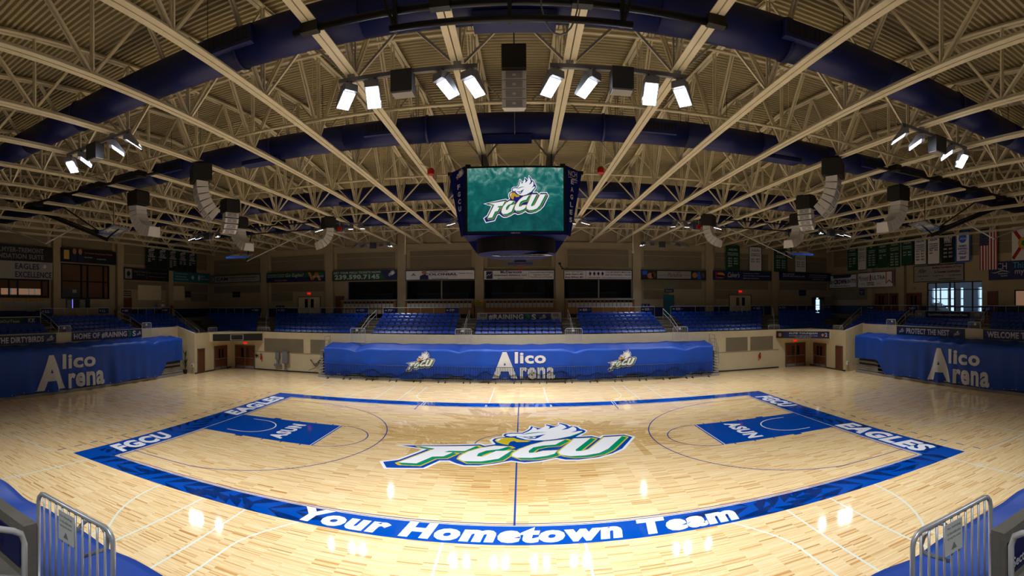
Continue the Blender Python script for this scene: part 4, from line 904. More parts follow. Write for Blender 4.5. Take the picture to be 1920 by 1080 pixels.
# ================================================================ RETRACTED BLEACHERS AND TARPS
def bleacher(name_label, mapf, L0, L1, top, depth, nrow=9):
    """mapf(l, d, z): l along the stand, d depth away from the court"""
    t = thing('bleacher', name_label, 'bleacher', mapf((L0+L1)/2, 0, 0))
    def bx(l0, l1, d0, d1, z0, z1, nm, m, par=t):
        P = [mapf(l, d, z) for z in (z0, z1) for l, d in ((l0, d0), (l1, d0), (l1, d1), (l0, d1))]
        return MB().add(P, [(3, 2, 1, 0), (4, 5, 6, 7), (0, 1, 5, 4), (1, 2, 6, 5), (2, 3, 7, 6), (3, 0, 4, 7)]).build(nm, m, par)
    bx(L0, L1, .02, .3, 0, .22, 'kick_board', 'sign_grey'); bx(L0+.3, L1-.3, .35, depth-.1, 0, top-.3, 'understructure', 'vent_black')
    for k in range(nrow):
        z = .3+(top-.45)*k/(nrow-1); bx(L0, L1, .08+.05*k, depth-.05, z, z+.06, 'bench_plank', 'mid_grey' if k % 2 else 'sign_grey')
    return t
bleacher('retracted far bleacher with grey bench planks showing at its ends', lambda l, d, z: (l, 16.42+d, z), -16.3, 16.1, 2.3, 1.9)
bleacher('retracted left bleacher with grey kick board under the blue tarp', lambda l, d, z: (-26.95-d, l, z), -17, 11.9, 2.85, 1.4)
bleacher('retracted right bleacher with grey kick board under the blue tarp', lambda l, d, z: (26.85+d, l, z), -17, 12.0, 2.85, 1.4)
bleacher('retracted near bleacher hidden under the blue tarp', lambda l, d, z: (l, -16.35-d, z), -16.5, 16.5, 2.2, 1.55)
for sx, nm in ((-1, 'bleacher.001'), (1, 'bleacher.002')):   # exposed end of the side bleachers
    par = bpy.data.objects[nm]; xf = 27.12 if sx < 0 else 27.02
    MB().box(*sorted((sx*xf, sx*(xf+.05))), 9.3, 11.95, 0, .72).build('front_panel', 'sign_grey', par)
    MB().box(*sorted((sx*(xf+.02), sx*(xf+.06))), 9.3, 11.7, .72, 1.5).build('shadow_board', 'vent_black', par)  # black sheet standing for the shade above the front panel
    MB().box(*sorted((sx*(xf-.02), sx*(xf+.02))), 9.4, 11.9, .98, 1.06).build('bench_edge', 'mid_grey', par)
def tarp(label, mapf, L0, L1, zt, zb_, depth, seed, hem, sag, nl=220, dips=(), back=None):
    rnd = random.Random(seed); ph = [(rnd.uniform(.5, 6), rnd.uniform(0, 6.3), rnd.uniform(.3, 1)) for _ in range(9)]
    def wave(l, s): return sum(a*math.sin(f*l+p+s*1.3*((i % 3)-1)) for i, (f, p, a) in enumerate(ph))*.02
    def surf(l, s):   # s 0..1 over the top (back to front), 1..2 down the face
        dip = sum(max(0, 1-abs(l-dl)/dw)**1.5*dd for dl, dw, dd in dips)
        if s <= 1: d = depth*(1-s)-.04; z = (back-(back-zt)*s)-dip*(.3+.7*s)+wave(l, s)*.8
        else:
            q = s-1; hb = hem(l); d = -.06-.05*q-wave(l, q)*(.4+q*2.2)-.02*math.sin(l*2.1)*q; z = (zt-dip)*(1-q)+hb*q
        return mapf(l, d, z)
    m = MB(); ns = 22
    m.grid(lambda u, v_: surf(L0+(L1-L0)*u, 2*v_), nl, ns)
    t = thing('tarp_cover', label, 'tarp', mapf((L0+L1)/2, 0, 0)); m.build('tarp_cloth', 'tarp_blue', t, smooth=True)
    return t, surf
def drape(surf, parent, mb, plane_axis, l_of, z_of, zt, hem, mapf, name, m, off=.03):
    """press flat print (l,z pairs baked in mb.v as (l,0,z)) onto the tarp face"""
    me = mb.mesh(name, m); bm = bmesh.new(); bm.from_mesh(me); bmesh.ops.triangulate(bm, faces=bm.faces)
    xs = [v.co.x for v in bm.verts]; zs = [v.co.z for v in bm.verts]
    for k in range(1, 26):
        x = min(xs)+(max(xs)-min(xs))*k/26; bmesh.ops.bisect_plane(bm, geom=bm.verts[:]+bm.edges[:]+bm.faces[:], plane_co=(x, 0, 0), plane_no=(1, 0, 0))
    for k in range(1, 10):
        z = min(zs)+(max(zs)-min(zs))*k/10; bmesh.ops.bisect_plane(bm, geom=bm.verts[:]+bm.edges[:]+bm.faces[:], plane_co=(0, 0, z), plane_no=(0, 0, 1))
    for v in bm.verts:
        l, lay, z = v.co; hb = hem(l); q = min(1, max(0, (zt-z)/(zt-hb))); p = V(surf(l, 1+q)); p0 = V(mapf(l, 0, 0)); p1 = V(mapf(l, -1, 0)); n = (p1-p0)
        v.co = V((p.x, p.y, z))+n*(off+lay)
    bm.to_mesh(me); bm.free(); return link(bpy.data.objects.new(name, me), parent)
def alico(mb, l0, z0, w_, h_, sgn=1):
    ex, ez = V((sgn, 0, 0)), V((0, 0, 1)); O = V((l0, 0, z0))
    letter_into(mb, 'A', O, ex, ez, w_*.40, h_, bold=.045); letter_into(mb, 'lico', O+ex*w_*.36+ez*h_*.56, ex, ez, w_*.5, h_*.44, bold=.035); letter_into(mb, 'rena', O+ex*w_*.44+ez*(-h_*.02), ex, ez, w_*.56, h_*.44, bold=.035)
# far tarp
hemF = lambda l: .3+.1*math.sin(l*.9)+.06*math.sin(l*2.3)
mF = lambda l, d, z: (l, 16.5+d, z)
tF, sF = tarp('blue tarp over the far bleacher with arena name and two eagle logos', mF, -15.75, 15.55, 2.53, .3, 1.85, 3, hemF, 0, nl=300, dips=((-13.0, 1.2, .28), (-4.6, 1.1, .2), (4.3, 1.1, .22), (13.2, 1.2, .25)), back=2.8)
m = MB(); alico(m, -2.05, .35, 4.75, 2.0); drape(sF, tF, m, 0, 0, 0, 2.53, hemF, mF, 'tarp_lettering', 'print_white')
def tarp_logo(parent, surf, hem, mapf, lc, zc, s, zt):
    tmp = bpy.data.objects.new('tmp', None); COL.objects.link(tmp)
    logo(tmp, (lc, 0, zc), (1, 0, 0), (0, 0, 1), s, (0, 1, 0), .003, PAL_PRT, name='tarp_logo')
    for ch in list(tmp.children):
        mb = MB(); mb.v = [tuple(v.co) for v in ch.data.vertices]; mb.f = [tuple(p.vertices) for p in ch.data.polygons]; mt = ch.data.materials[0]
        bpy.data.objects.remove(ch); drape(surf, parent, mb, 0, 0, 0, zt, hem, mapf, 'tarp_logo', mt)
    bpy.data.objects.remove(tmp)
tarp_logo(tF, sF, hemF, mF, -7.65, 1.58, .00168, 2.53); tarp_logo(tF, sF, hemF, mF, 7.95, 1.6, .00168, 2.53)
# side tarps
def hemS(l): return .26+.05*math.sin(l*1.3)+(1.0*max(0, min(1, (l-9.0)/.8)) if l > 9.0 else 0)
mL = lambda l, d, z: (-27.0-d, l, z)
tL, sL = tarp('blue tarp over the left bleacher with white arena name', mL, -16.5, 11.75, 3.15, .3, 1.28, 5, hemS, 0, nl=260, dips=((1.0, .9, .12), (8.2, .8, .25)), back=3.36)
m = MB(); alico(m, -3.15, .35, 5.9, 2.35); drape(sL, tL, m, 0, 0, 0, 3.15, hemS, mL, 'tarp_lettering', 'print_white')
mR = lambda l, d, z: (26.9+d, l, z)
tR, sR = tarp('blue tarp over the right bleacher with white arena name', mR, -16.5, 12.0, 3.15, .3, 1.38, 9, lambda l: hemS(l+.8), 0, nl=260, dips=((.5, .9, .12), (8.6, .8, .25)), back=3.36)
m = MB(); alico(m, 3.5, .35, 5.6, 2.35, -1); drape(sR, tR, m, 0, 0, 0, 3.15, hemS, mR, 'tarp_lettering', 'print_white')
mN = lambda l, d, z: (l, -16.2-d, z)
tN, sN = tarp('blue tarp over the near bleacher in front of the concrete parapet', mN, -16.5, 16.5, 2.5, .3, 1.75, 12, lambda l: .25, 0, nl=200, dips=((-5.2, 1.0, .05), (5.2, 1.0, .05)), back=2.75)
# grommet studs along the hems of the side tarps
for sx, tt, sf in ((-1, tL, sL), (1, tR, sR)):
    for k in range(18):
        l = -8+k*.95; p = V(sf(l, 1.97)); MB().obox(p-V((sx*.03, 0, 0)), (.012, 0, 0), (0, .025, 0), (0, 0, .025)).build('grommet', 'sign_white', tt)
# ================================================================ CROWD BARRIERS before the far tarp
fr = MB(); bars = MB(); W_ = 1.86
fr.tube([(-W_/2, 0, .18), (-W_/2, 0, 1.22), (W_/2, 0, 1.22), (W_/2, 0, .18)], .026, 6, closed=True)
for k in range(1, 15): x = -W_/2+W_*k/15; bars.tube([(x, 0, .18), (x, 0, 1.22)], .021, 4)
foot = MB().box(-.03, .03, -.22, .22, 0, .05).box(-.02, .02, -.02, .02, .05, .2)
fr, bars, foot = fr.mesh('barrier_frame', 'black_metal'), bars.mesh('barrier_bars', 'black_metal'), foot.mesh('barrier_foot', 'black_metal')
for i in range(16):
    x = -14.6+1.93*i; t = thing('crowd_barrier', 'black picket barrier before the far tarp, %s from the electrical cabinet end' % ORD[i], 'barrier', (x, 16.12, 0), group='black barriers along the far tarp')
    inst('barrier_frame', fr, t, local=True); b = inst('barrier_bars', bars, t, local=True); b['kind'] = 'stuff'
    for fx in (-.7, .7): f = inst('barrier_foot', foot, t, local=True); f.location = (fx, 0, 0)
# ================================================================ GATES, RAILS, HANDRAILS
def gate(label, O, ex, w_, z0, z1, m='rail_grey', nb=8, r=.022, br=.012, group=None, plate=True, big=False):
    O, ex = V(O), V(ex); up = V((0, 0, 1)); t = thing('aisle_gate', label, 'gate', O+up*z0, group=group)
    c = .12; H_ = z1-z0
    pts = [O+up*z0, O+up*(z1-c)] + [O+ex*c*(1-math.cos(a))+up*(z1-c+c*math.sin(a)) for a in (.5, 1.05)]+[O+ex*c+up*z1, O+ex*(w_-c)+up*z1]+[O+ex*(w_-c+c*math.sin(a))+up*(z1-c+c*math.cos(a)) for a in (.5, 1.05)]+[O+ex*w_+up*(z1-c), O+ex*w_+up*z0]
    MB().tube(pts, r, 10 if big else 6, closed=True).build('gate_frame', m, t, smooth=big)
    for k in range(1, nb+1):
        p = O+ex*(w_*k/(nb+1)); MB().tube([p+up*z0, p+up*z1], br, 8 if big else 4).build('gate_bar', m, t, smooth=big)
    if plate:
        n = V((ex.y, -ex.x, 0)); p = O+ex*w_*.45+up*(z1-.16 if not big else z1-.2)+n*.03
        MB().obox(p, ex*(.09 if not big else .13), n*.004, up*(.08 if not big else .15)).build('notice_plate', 'plate', t)
        if big:
            for j, s in enumerate(('No Standing', 'in this aisle area', 'during the event')):
                lettering(s, p-ex*.10+n*.006+up*(.09-.05*j), ex, up, .2, .028, 'ink_grey', t, name='notice_text', bold=.01)
            MB().poly([p-ex*.04-up*.11+n*.006, p+ex*.04-up*.11+n*.006, p-up*.045+n*.006]).build('notice_symbol', 'ink_grey', t)
    return t
for i, (a, b) in enumerate(((-14.1, -12.8), (-5.15, -3.85), (3.72, 5.05), (12.72, 14.0))):
    gate(['grey barred gate between sections OO and PP', 'grey barred gate between sections PP and QQ', 'grey barred gate between sections QQ and RR', 'grey barred gate between sections RR and SS'][i], (a, 18.32, 0), (1, 0, 0), b-a, 2.85, 4.02)
gate('low grey gate left of section OO', (-23.5, 18.7, 0), (1, 0, 0), 1.3, 3.5, 3.95, plate=False); gate('low grey gate right of section SS', (22.0, 18.7, 0), (1, 0, 0), 1.2, 3.5, 3.95, plate=False)
for sx, nm in ((-1, 'left'), (1, 'right')):
    for y0, s in ((-.38 if sx < 0 else -.26, 'beside the lower slogan banners'), (8.15 if sx < 0 else 8.42, 'next to the corner block')):
        gate('grey barred gate in the %s stand %s' % (nm, s), (sx*28.28, y0, 0), (0, 1, 0), 1.12, 3.4, 4.58)
    gate('low grey gate on the %s corner block' % nm, (sx*26.7, 15.2, 0) if sx < 0 else (26.7, 13.6, 0), (0, 1, 0), 1.4, 3.5, 3.95, plate=False)
def guard_rail(label, P, Q, z0, z1, posts, parts=(), mid=False):
    P, Q = V((*P, 0)), V((*Q, 0)); up = V((0, 0, 1)); t = thing('guard_rail', label, 'railing', P+up*z0); ex = (Q-P).normalized(); ln = (Q-P).length
    MB().tube([P+up*z0, P+up*z1, Q+up*z1, Q+up*z0], .025, 6).build('top_rail', 'rail_grey', t)
    for k in range(1, posts): p = P+ex*ln*k/posts; MB().tube([p+up*z0, p+up*z1], .02, 5).build('rail_post', 'rail_grey', t)
    MB().tube([P+up*(z0+.15), Q+up*(z0+.15)], .018, 5).build('lower_rail', 'rail_grey', t)
    n = V((ex.y, -ex.x, 0))
    for txt, u in parts:
        c = P+ex*(ln*u)+n*.04
        b = MB().obox(c+up*(z1-.26), ex*.62, n*.012, up*.24).build('section_panel', 'sign_navy', t)
        lettering(txt, c+up*(z1-.36)-ex*.2+n*.016, ex, up, .44, .22, 'ink_silver', b, name='section_letters', bold=.03)
        for k in range(2): MB().obox(c+up*(z1-.25)+ex*(-.42+.8*k)+n*.016, ex*.09, n*.002, up*.045).build('emblem', 'ink_silver' if not k else 'cloth_blue', b)
    return t
yb = 24.05
guard_rail('grey concourse rail above section NN', (-33.0, 24.05), (-26.3, 24.05), 4.65, 5.72, 6, (('NN', .92),))
guard_rail('grey concourse rail above section OO', (-24.4, yb), (-14.3, yb), 4.65, 5.72, 8, (('OO', .07), ('OO', .93)))
guard_rail('grey concourse rail above section PP', (-12.9, yb), (-5.5, yb), 4.65, 5.7, 6, (('PP', .1), ('PP', .9)))
guard_rail('grey concourse rail above section RR', (5.3, yb), (12.7, yb), 4.65, 5.68, 6, (('RR', .1), ('RR', .9)))
guard_rail('grey concourse rail above section SS', (14.3, yb), (24.4, yb), 4.65, 5.7, 8, (('SS', .07), ('SS', .93)))
guard_rail('grey concourse rail above section TT', (26.2, yb), (33.2, yb), 4.65, 5.7, 6, (('TT', .08), ('TT', .92)))
guard_rail('grey concourse rail above section LL', (-33.75, 1.7), (-33.75, 9.35), 4.65, 5.8, 6, (('LL', .09), ('LL', .91)))
guard_rail('grey concourse rail above corner section MM', (-33.75, 10.8), (-33.75, 17.9), 4.65, 5.78, 6, (('MM', .1), ('MM', .9)))
guard_rail('grey concourse rail above corner section UU', (33.75, 18.5), (33.75, 11.1), 4.65, 5.7, 6, (('UU', .09), ('UU', .91)))
guard_rail('grey concourse rail above section AA', (33.75, 3.6), (33.75, -6), 4.65, 5.7, 8, (('AA', .06),))
# platform rails with long banners
def banner_rail(label, P, ex, ln, z0, z1, items, base='sign_navy'):
    P, ex = V(P), V(ex); up = V((0, 0, 1)); n = V((ex.y, -ex.x, 0)); t = thing('banner_rail', label, 'railing', P+up*z0)
    MB().tube([P+up*(z0-.1), P+up*z1, P+ex*ln+up*z1, P+ex*ln+up*(z0-.1)], .03, 6).build('rail_frame', 'rail_grey', t)
    MB().tube([P+up*z0, P+ex*ln+up*z0], .03, 6).build('rail_frame', 'rail_grey', t)
    for a, b, m in [(0.0, 1.0, base)]+[it[1:] for it in items if it[0] == 'b']:
        MB().obox(P+ex*ln*(a+b)/2+up*(z0+z1)/2+n*(.02 if (a, b) == (0, 1) else .03), ex*ln*(b-a)/2*.99, n*.012, up*(z1-z0)/2*.9).build('banner_board', m, t)
    for it in items:
        if it[0] == 't':
            _, s, a, b, c, d, m = it; lettering(s, P+ex*ln*a+up*(z0+(z1-z0)*c)+n*.06, ex, up, ln*(b-a), (z1-z0)*(d-c), m, t, name='banner_lettering', bold=.04)
        if it[0] == 'l': logo(t, P+ex*ln*it[1]+up*(z0+z1)/2+n*.06, ex, up, it[2], n, .003, PAL_MONO, name='banner_logo')
    return t
banner_rail('navy slogan banner rail above section QQ', (-3.75, 22.6, 0), (1, 0, 0), 7.45, 4.5, 5.2, [('b', .0, .12, 'sign_grey'), ('b', .88, 1., 'sign_grey'), ('t', 'QQ', .03, .1, .55, .9, 'ink_navy'), ('t', 'QQ', .9, .97, .55, .9, 'ink_navy'), ('t', '#RAINING', .135, .55, .14, .86, 'ink_silver'), ('t', '3', .57, .63, .14, .86, 'ink_green'), ('t', 'S', .645, .7, .14, .86, 'ink_silver'), ('l', .78, .0005)])
banner_rail('green and navy sign rail above platform section KK', (-32.6, -9, 0), (0, 1, 0), 9.95, 4.5, 5.15, [('b', .0, .85, 'sign_green'), ('t', 'fgcuathletics.com/JoinOurTeam', .3, .8, .22, .7, 'ink_silver'), ('t', 'KK', .88, .95, .3, .85, 'ink_silver')])
banner_rail('navy web address sign rail above section VV', (33.3, 11.0, 0), (0, -1, 0), 7.9, 4.55, 5.2, [('b', .16, .82, 'sign_navy'), ('t', 'VV', .04, .11, .3, .8, 'ink_silver'), ('t', 'VV', .88, .95, .3, .8, 'ink_silver'), ('t', 'fgcuathletics.com/JoinOurTeam', .21, .78, .3, .7, 'ink_silver')], base='mid_grey')
def handrail(label, pts, r=.025, m='rail_grey', posts=True, low=True):
    pts = [V(p) for p in pts]; t = thing('handrail', label, 'handrail', pts[0]-V((0, 0, .9)))
    MB().tube(pts, r, 6).build('rail_tube', m, t)
    if low: MB().tube([p-V((0, 0, .4)) for p in pts], r*.8, 6).build('lower_tube', m, t)
    if posts:
        for p in pts: MB().tube([p, p-V((0, 0, .95))], r*.9, 6).build('rail_post', m, t)
    return t
handrail('sloping handrail on the far left corner stairs', [(-33.2, 18.0, 5.55), (-30.1, 16.1, 4.6), (-27.0, 14.2, 3.75)])
handrail('sloping handrail on the far right corner stairs', [(33.0, 18.6, 5.5), (30.0, 16.6, 4.6), (27.0, 14.4, 3.75)])
for xa, lab in ((-13.4, 'OO and PP'), (-4.55, 'PP and QQ'), (4.4, 'QQ and RR'), (13.4, 'RR and SS')):
    handrail('grey stair handrail in the aisle between sections '+lab, [(xa, 23.6, 5.5), (xa, 21.2, 4.85), (xa, 19.2, 4.05)])
for sx, lab in ((-1, 'NN and OO'), (1, 'SS and TT')):
    handrail('grey stair handrail in the slanted aisle between sections '+lab, [(sx*25.2, 23.6, 5.5), (sx*24.0, 21.2, 4.85), (sx*22.9, 19.2, 4.05)])
for sx, nm in ((-1, 'left'), (1, 'right')):
    for yy, dy, s in ((.2, 1.2, 'next to the lower slogan banner'), (8.8, 1.2, 'next to the corner section')):
        handrail('grey stair handrail in the %s stand %s' % (nm, s), [(sx*33.2, yy+dy+(1.3 if sx > 0 else 0), 5.5), (sx*31, yy+dy*.55+(.6 if sx > 0 else 0), 5.0), (sx*28.9, yy+(.1 if sx > 0 else 0), 4.35)])
# half steps in the aisles
def steps(par, xa, xb, w_, rows, axis, sx=1):
    pass
sm = MB().box(-.6, .6, -.44, -.02, -.14, 0).mesh('aisle_step', 'step_edge'); far_st = bpy.data.objects['floor_far_stand']
for xa, dx in ((-13.45, 0), (-4.5, 0), (4.4, 0), (13.35, 0), (-22.9, -2.3), (22.5, 2.3)):
    for k in range(1, 6):
        o = inst('aisle_step', sm, far_st, (xa+dx*k/5, FROWS[k][0]-.36, FROWS[k][1]-.135+.14), local=True); o.location.z = FROWS[k][1]-.12
sm2 = MB().box(-.42, -.02, -.55, .55, -.12, 0).mesh('aisle_step', 'step_edge')
for sx, nm in ((-1, 'left'), (1, 'right')):
    par = bpy.data.objects['floor_%s_stand' % nm]
    for yy in (.3, 8.9):
        for k in range(1, 5):
            o = inst('aisle_step', sm2, par, (sx*(SROWS[k][0]-.4), yy+1.2*k/4, SROWS[k][1]-.1), local=True)
            if sx < 0: o.rotation_euler = (0, 0, math.pi)
# ================================================================ WALL SIGNS AND BANNERS
def frame_of(pl):
    if pl == 'F': return V((0, YF, 0)), V((1, 0, 0)), V((0, -1, 0))
    if pl == 'L': return V((-HX, 0, 0)), V((0, 1, 0)), V((1, 0, 0))
    if pl == 'R': return V((HX, 0, 0)), V((0, -1, 0)), V((-1, 0, 0))
def sign(name, label, cat, pl, a0, a1, z0, z1, base, items=(), off=.02, t=.06, border=None, group=None, framew=.06):
    """a0 < a1 along the wall axis; items use u (viewer left to right) and v (bottom to top) in 0..1"""
    if isinstance(pl, str): O, ex, n = frame_of(pl)
    else: O, ex, n = [V(q) for q in pl]
    ax = ex if (ex.x+ex.y) > 0 else -ex
    left = O+ax*(a0 if ex == ax else a1); up = V((0, 0, 1)); w_ = a1-a0; h_ = z1-z0; P = left+n*off+up*z0
    root = thing(name, label, cat, P+ex*w_/2, group=group)
    MB().obox(P+ex*w_/2+up*h_/2+n*t/2, ex*w_/2, n*t/2, up*h_/2).build('board' if t > .03 else 'cloth', base, root)
    if border:
        f = framew; b = MB()
        for c, hx, hz in ((P+ex*w_/2+up*(f/2), w_/2, f/2), (P+ex*w_/2+up*(h_-f/2), w_/2, f/2), (P+ex*f/2+up*h_/2, f/2, h_/2), (P+ex*(w_-f/2)+up*h_/2, f/2, h_/2)):
            b.obox(c+n*(t+.012), ex*hx, n*.012, up*hz)
        b.build('border', border, root)
    if name == 'championship_banner' and pl in ('L', 'R'):   # arms that hang the cloth from the end truss
        for q_ in (.08, .92): MB().obox(P+ex*w_*q_+up*(12.02-z0)+n*.16, ex*.015, n*.17, up*.015).build('hanger_arm', 'steel_cream', root)
    for it in items:
        k = it[0]; F0 = P+n*(t+.015)
        if k == 't':
            _, s, u0, v0, u1, v1, m = it[:7]; kw = it[7] if len(it) > 7 else {}
            lettering(s, F0+ex*w_*u0+up*h_*v0+n*.012, ex, up, w_*(u1-u0), h_*(v1-v0), m, root, **kw)
        elif k == 'r':
            _, u0, v0, u1, v1, m = it[:6]; MB().obox(F0+ex*w_*(u0+u1)/2+up*h_*(v0+v1)/2+n*(it[6] if len(it) > 6 else 0), ex*w_*(u1-u0)/2, n*.004, up*h_*(v1-v0)/2).build('printed_panel', m, root)
        elif k == 'p':
            _, pts, m = it; mb = MB(); mb.poly([F0+ex*w_*u+up*h_*v+n*.010 for u, v in pts]); mb.build('printed_shape', m, root)
        elif k == 'logo': logo(root, F0+ex*w_*it[1]+up*h_*it[2]+n*.012, ex, up, it[3], n, .002, it[4], name='printed_logo', head_only=it[5] if len(it) > 5 else False)
        elif k == 'ring':
            _, u, v, ru, rv, m, wd = it; mb = MB(); c = F0+ex*w_*u+up*h_*v+n*.01
            pts = [(math.cos(q*math.pi/16), math.sin(q*math.pi/16)) for q in range(32)]
            for q in range(32):
                a, b = pts[q], pts[(q+1) % 32]; mb.poly([c+ex*a[0]*ru+up*a[1]*rv, c+ex*b[0]*ru+up*b[1]*rv, c+ex*b[0]*(ru-wd)+up*b[1]*(rv-wd), c+ex*a[0]*(ru-wd)+up*a[1]*(rv-wd)])
            mb.build('printed_ring', m, root)
    return root
def ell(u, v, ru, rv, n=20): return [(u+ru*math.cos(2*math.pi*k/n), v+rv*math.sin(2*math.pi*k/n)) for k in range(n)]
B = dict(bold=.03)
def person_print(u, v, s, suit='ink_black', face='skin'):   # generic bust on a printed banner
    return [('p', ell(u, v+.30*s, .012*s*2.2, .17*s), face), ('p', [(u-.05*s, v-.25*s), (u+.05*s, v-.25*s), (u+.046*s, v+.02*s), (u+.015*s, v+.12*s), (u-.015*s, v+.12*s), (u-.046*s, v+.02*s)], suit)]
# --- far wall sponsor boards
FB = dict(off=.385, t=.08, border='sign_black')
sign('sponsor_board', 'white CAM air management board at the left end of far wall', 'banner', 'F', -34.7, -27.81, 8.64, 9.5, 'sign_grey', [('t', 'CAM', .12, .3, .36, .75, 'ink_black', B), ('ring', .06, .5, .24, .3, 'ink_navy', .08), ('t', 'COMMERCIAL AIR MANAGEMENT', .38, .55, .95, .72, 'ink_navy'), ('t', 'Heating and Cooling', .42, .25, .9, .4, 'ink_navy')], **FB)
sign('sponsor_board', 'dark green Go Eagles board with orange swirl', 'banner', 'F', -27.0, -19.95, 8.5, 9.55, 'sign_navy', [('r', 0.01, .5, .99, .95, 'sign_green'), ('t', 'Go Eagles!', .34, .42, .65, .88, 'ink_silver', dict(bold=.0, shear=.25)), ('t', 'To the winners on the court', .02, .72, .32, .84, 'ink_silver'), ('t', 'from your fans on the floor', .02, .52, .32, .64, 'ink_silver'), ('t', '239.596.7888', .15, .12, .36, .26, 'ink_orange'), ('p', [(.72, .95), (.76, .95), (.82, .1), (.78, .1)], 'ink_orange'), ('p', [(.84, .95), (.88, .95), (.94, .1), (.90, .1)], 'ink_orange'), ('p', [(.78, .1), (.82, .1), (.88, .95), (.85, .95)], 'ink_orange'), ('t', 'wentworth', .8, .4, .98, .65, 'ink_silver')], **FB)
sign('sponsor_board', 'green ticket board with phone number and eagle head', 'banner', 'F', -19.1, -12.15, 8.48, 9.5, 'sign_green', [('p', [(.74, .98), (.99, .98), (.99, .02), (.84, .02)], 'sign_navy'), ('t', 'GET YOUR FGCU TICKETS NOW!', .02, .7, .76, .92, 'ink_silver', B), ('t', '239.590.7145', .04, .12, .74, .6, 'ink_silver', dict(bold=.04)), ('logo', .9, .42, .00115, PAL_PRT, True)], **FB)
sign('sponsor_board', 'white realty board with a standing man in a suit', 'banner', 'F', -11.27, -4.33, 8.4, 9.38, 'sign_white', [('t', 'BUYING OR SELLING?', .36, .76, .62, .88, 'ink_navy'), ('t', 'COLONIAL', .28, .45, .75, .68, 'ink_navy', B), ('t', 'Realty Group', .78, .55, .97, .7, 'ink_grey'), ('t', 'Call 239.555.0100', .38, .08, .62, .2, 'ink_grey'), ('p', [(.08, .4), (.12, .75), (.16, .4), (.12, .5)], 'ink_grey')]+person_print(.275, .4, 1.3, 'ink_navy'), **FB)
sign('sponsor_board', 'white investment advisors board under the scoreboard', 'banner', 'F', -3.5, 3.4, 8.33, 9.3, 'sign_white', [('r', .04, .12, .13, .88, 'ink_navy'), ('p', [(.02, .2), (.07, .55), (.09, .45), (.13, .8), (.125, .8), (.09, .52), (.07, .62), (.02, .25)], 'ink_silver'), ('t', 'McDermott', .24, .66, .54, .92, 'ink_navy', B), ('t', 'Investment Advisors, LLC', .15, .36, .61, .58, 'ink_navy', B), ('t', 'www.mcdermottadvisors.com', .2, .12, .56, .24, 'ink_navy'), ('r', .635, .12, .638, .88, 'ink_navy'), ('t', 'Custom Stock & Bond Portfolios', .65, .68, .98, .82, 'ink_navy'), ('t', 'Tailored to You for', .7, .44, .93, .58, 'ink_navy'), ('t', 'Tax Efficiency and Flexibility', .66, .2, .97, .34, 'ink_navy')], **FB)
sign('sponsor_board', 'white sports medicine board with a row of diamonds', 'banner', 'F', 4.3, 11.1, 8.35, 9.3, 'sign_white', [('t', 'FGCU Team Physicians', .02, .72, .28, .88, 'ink_green', B), ('t', 'James Guerra, MD', .02, .44, .28, .64, 'ink_navy', B), ('t', 'Brett Wilhoit, MD', .02, .14, .28, .34, 'ink_navy', B), ('r', .315, .12, .319, .88, 'ink_navy'), ('t', 'COLLIER SPORTS MEDICINE', .6, .68, .98, .86, 'ink_navy'), ('t', 'AND ORTHOPAEDIC CENTER', .6, .42, .98, .58, 'ink_navy'), ('t', '239.593.3500 - www.colliersportsmedicine.com', .35, .12, .98, .26, 'ink_navy', B)]+[('p', [(.36+.06*k, .62), (.38+.06*k, .86), (.40+.06*k, .62), (.38+.06*k, .38)], 'ink_navy') for k in range(4)], **FB)
sign('sponsor_board', 'dark coast photo board with white centre panel', 'banner', 'F', 12.0, 18.95, 8.38, 9.36, 'sign_black', [('r', .24, .12, .76, .9, 'sign_grey'), ('t', 'Paradise', .4, .3, .62, .72, 'ink_maroon', dict(bold=0, shear=.3)), ('t', 'COAST', .52, .72, .6, .82, 'ink_maroon'), ('t', 'Naples - Marco Island', .26, .4, .38, .5, 'ink_maroon'), ('t', 'Everglades', .64, .4, .74, .5, 'ink_maroon'), ('r', .02, .5, .09, .9, 'cloth_blue'), ('p', ell(.14, .4, .05, .3), 'skin'), ('p', ell(.19, .5, .035, .3), 'shade_brown'), ('p', ell(.82, .5, .04, .3), 'skin'), ('p', [(.86, .1), (.92, .1), (.9, .9), (.86, .8)], 'cloth_blue'), ('p', ell(.95, .5, .025, .3), 'shade_brown')], **FB)
sign('sponsor_board', 'navy restaurant board with burger picture', 'banner', 'F', 19.75, 26.7, 8.42, 9.42, 'sign_navy', [('p', ell(.12, .5, .07, .3), 'ink_orange'), ('p', ell(.12, .42, .075, .12), 'ink_maroon'), ('p', ell(.055, .5, .02, .35), 'ink_red'), ('t', "Culver's", .24, .3, .44, .85, 'ink_silver', dict(bold=.01, shear=.3)), ('t', 'Proud Sponsor of FGCU', .5, .68, .78, .8, 'ink_silver'), ('t', "Culver's Fort Myers - University Plaza Drive", .5, .42, .97, .55, 'ink_silver'), ('t', 'Gulf Coast Town Center', .5, .18, .78, .3, 'ink_silver')], **FB)
sign('sponsor_board', 'navy mechanical contractor board at the right end of far wall', 'banner', 'F', 27.75, 34.8, 8.52, 9.45, 'sign_navy', [('t', 'B&I UNITED', .06, .68, .28, .84, 'ink_silver'), ('t', 'UNITED MECHANICAL INC', .06, .42, .48, .6, 'ink_silver', B), ('t', 'Serving Southwest Florida', .06, .2, .5, .3, 'ink_grey'), ('t', 'COMMERCIAL & RESIDENTIAL', .56, .66, .92, .78, 'ink_silver'), ('t', 'AIR CONDITIONING EXPERTS', .56, .42, .92, .54, 'ink_silver'), ('t', 'unitedmec.com', .62, .16, .86, .3, 'ink_silver')], **FB)
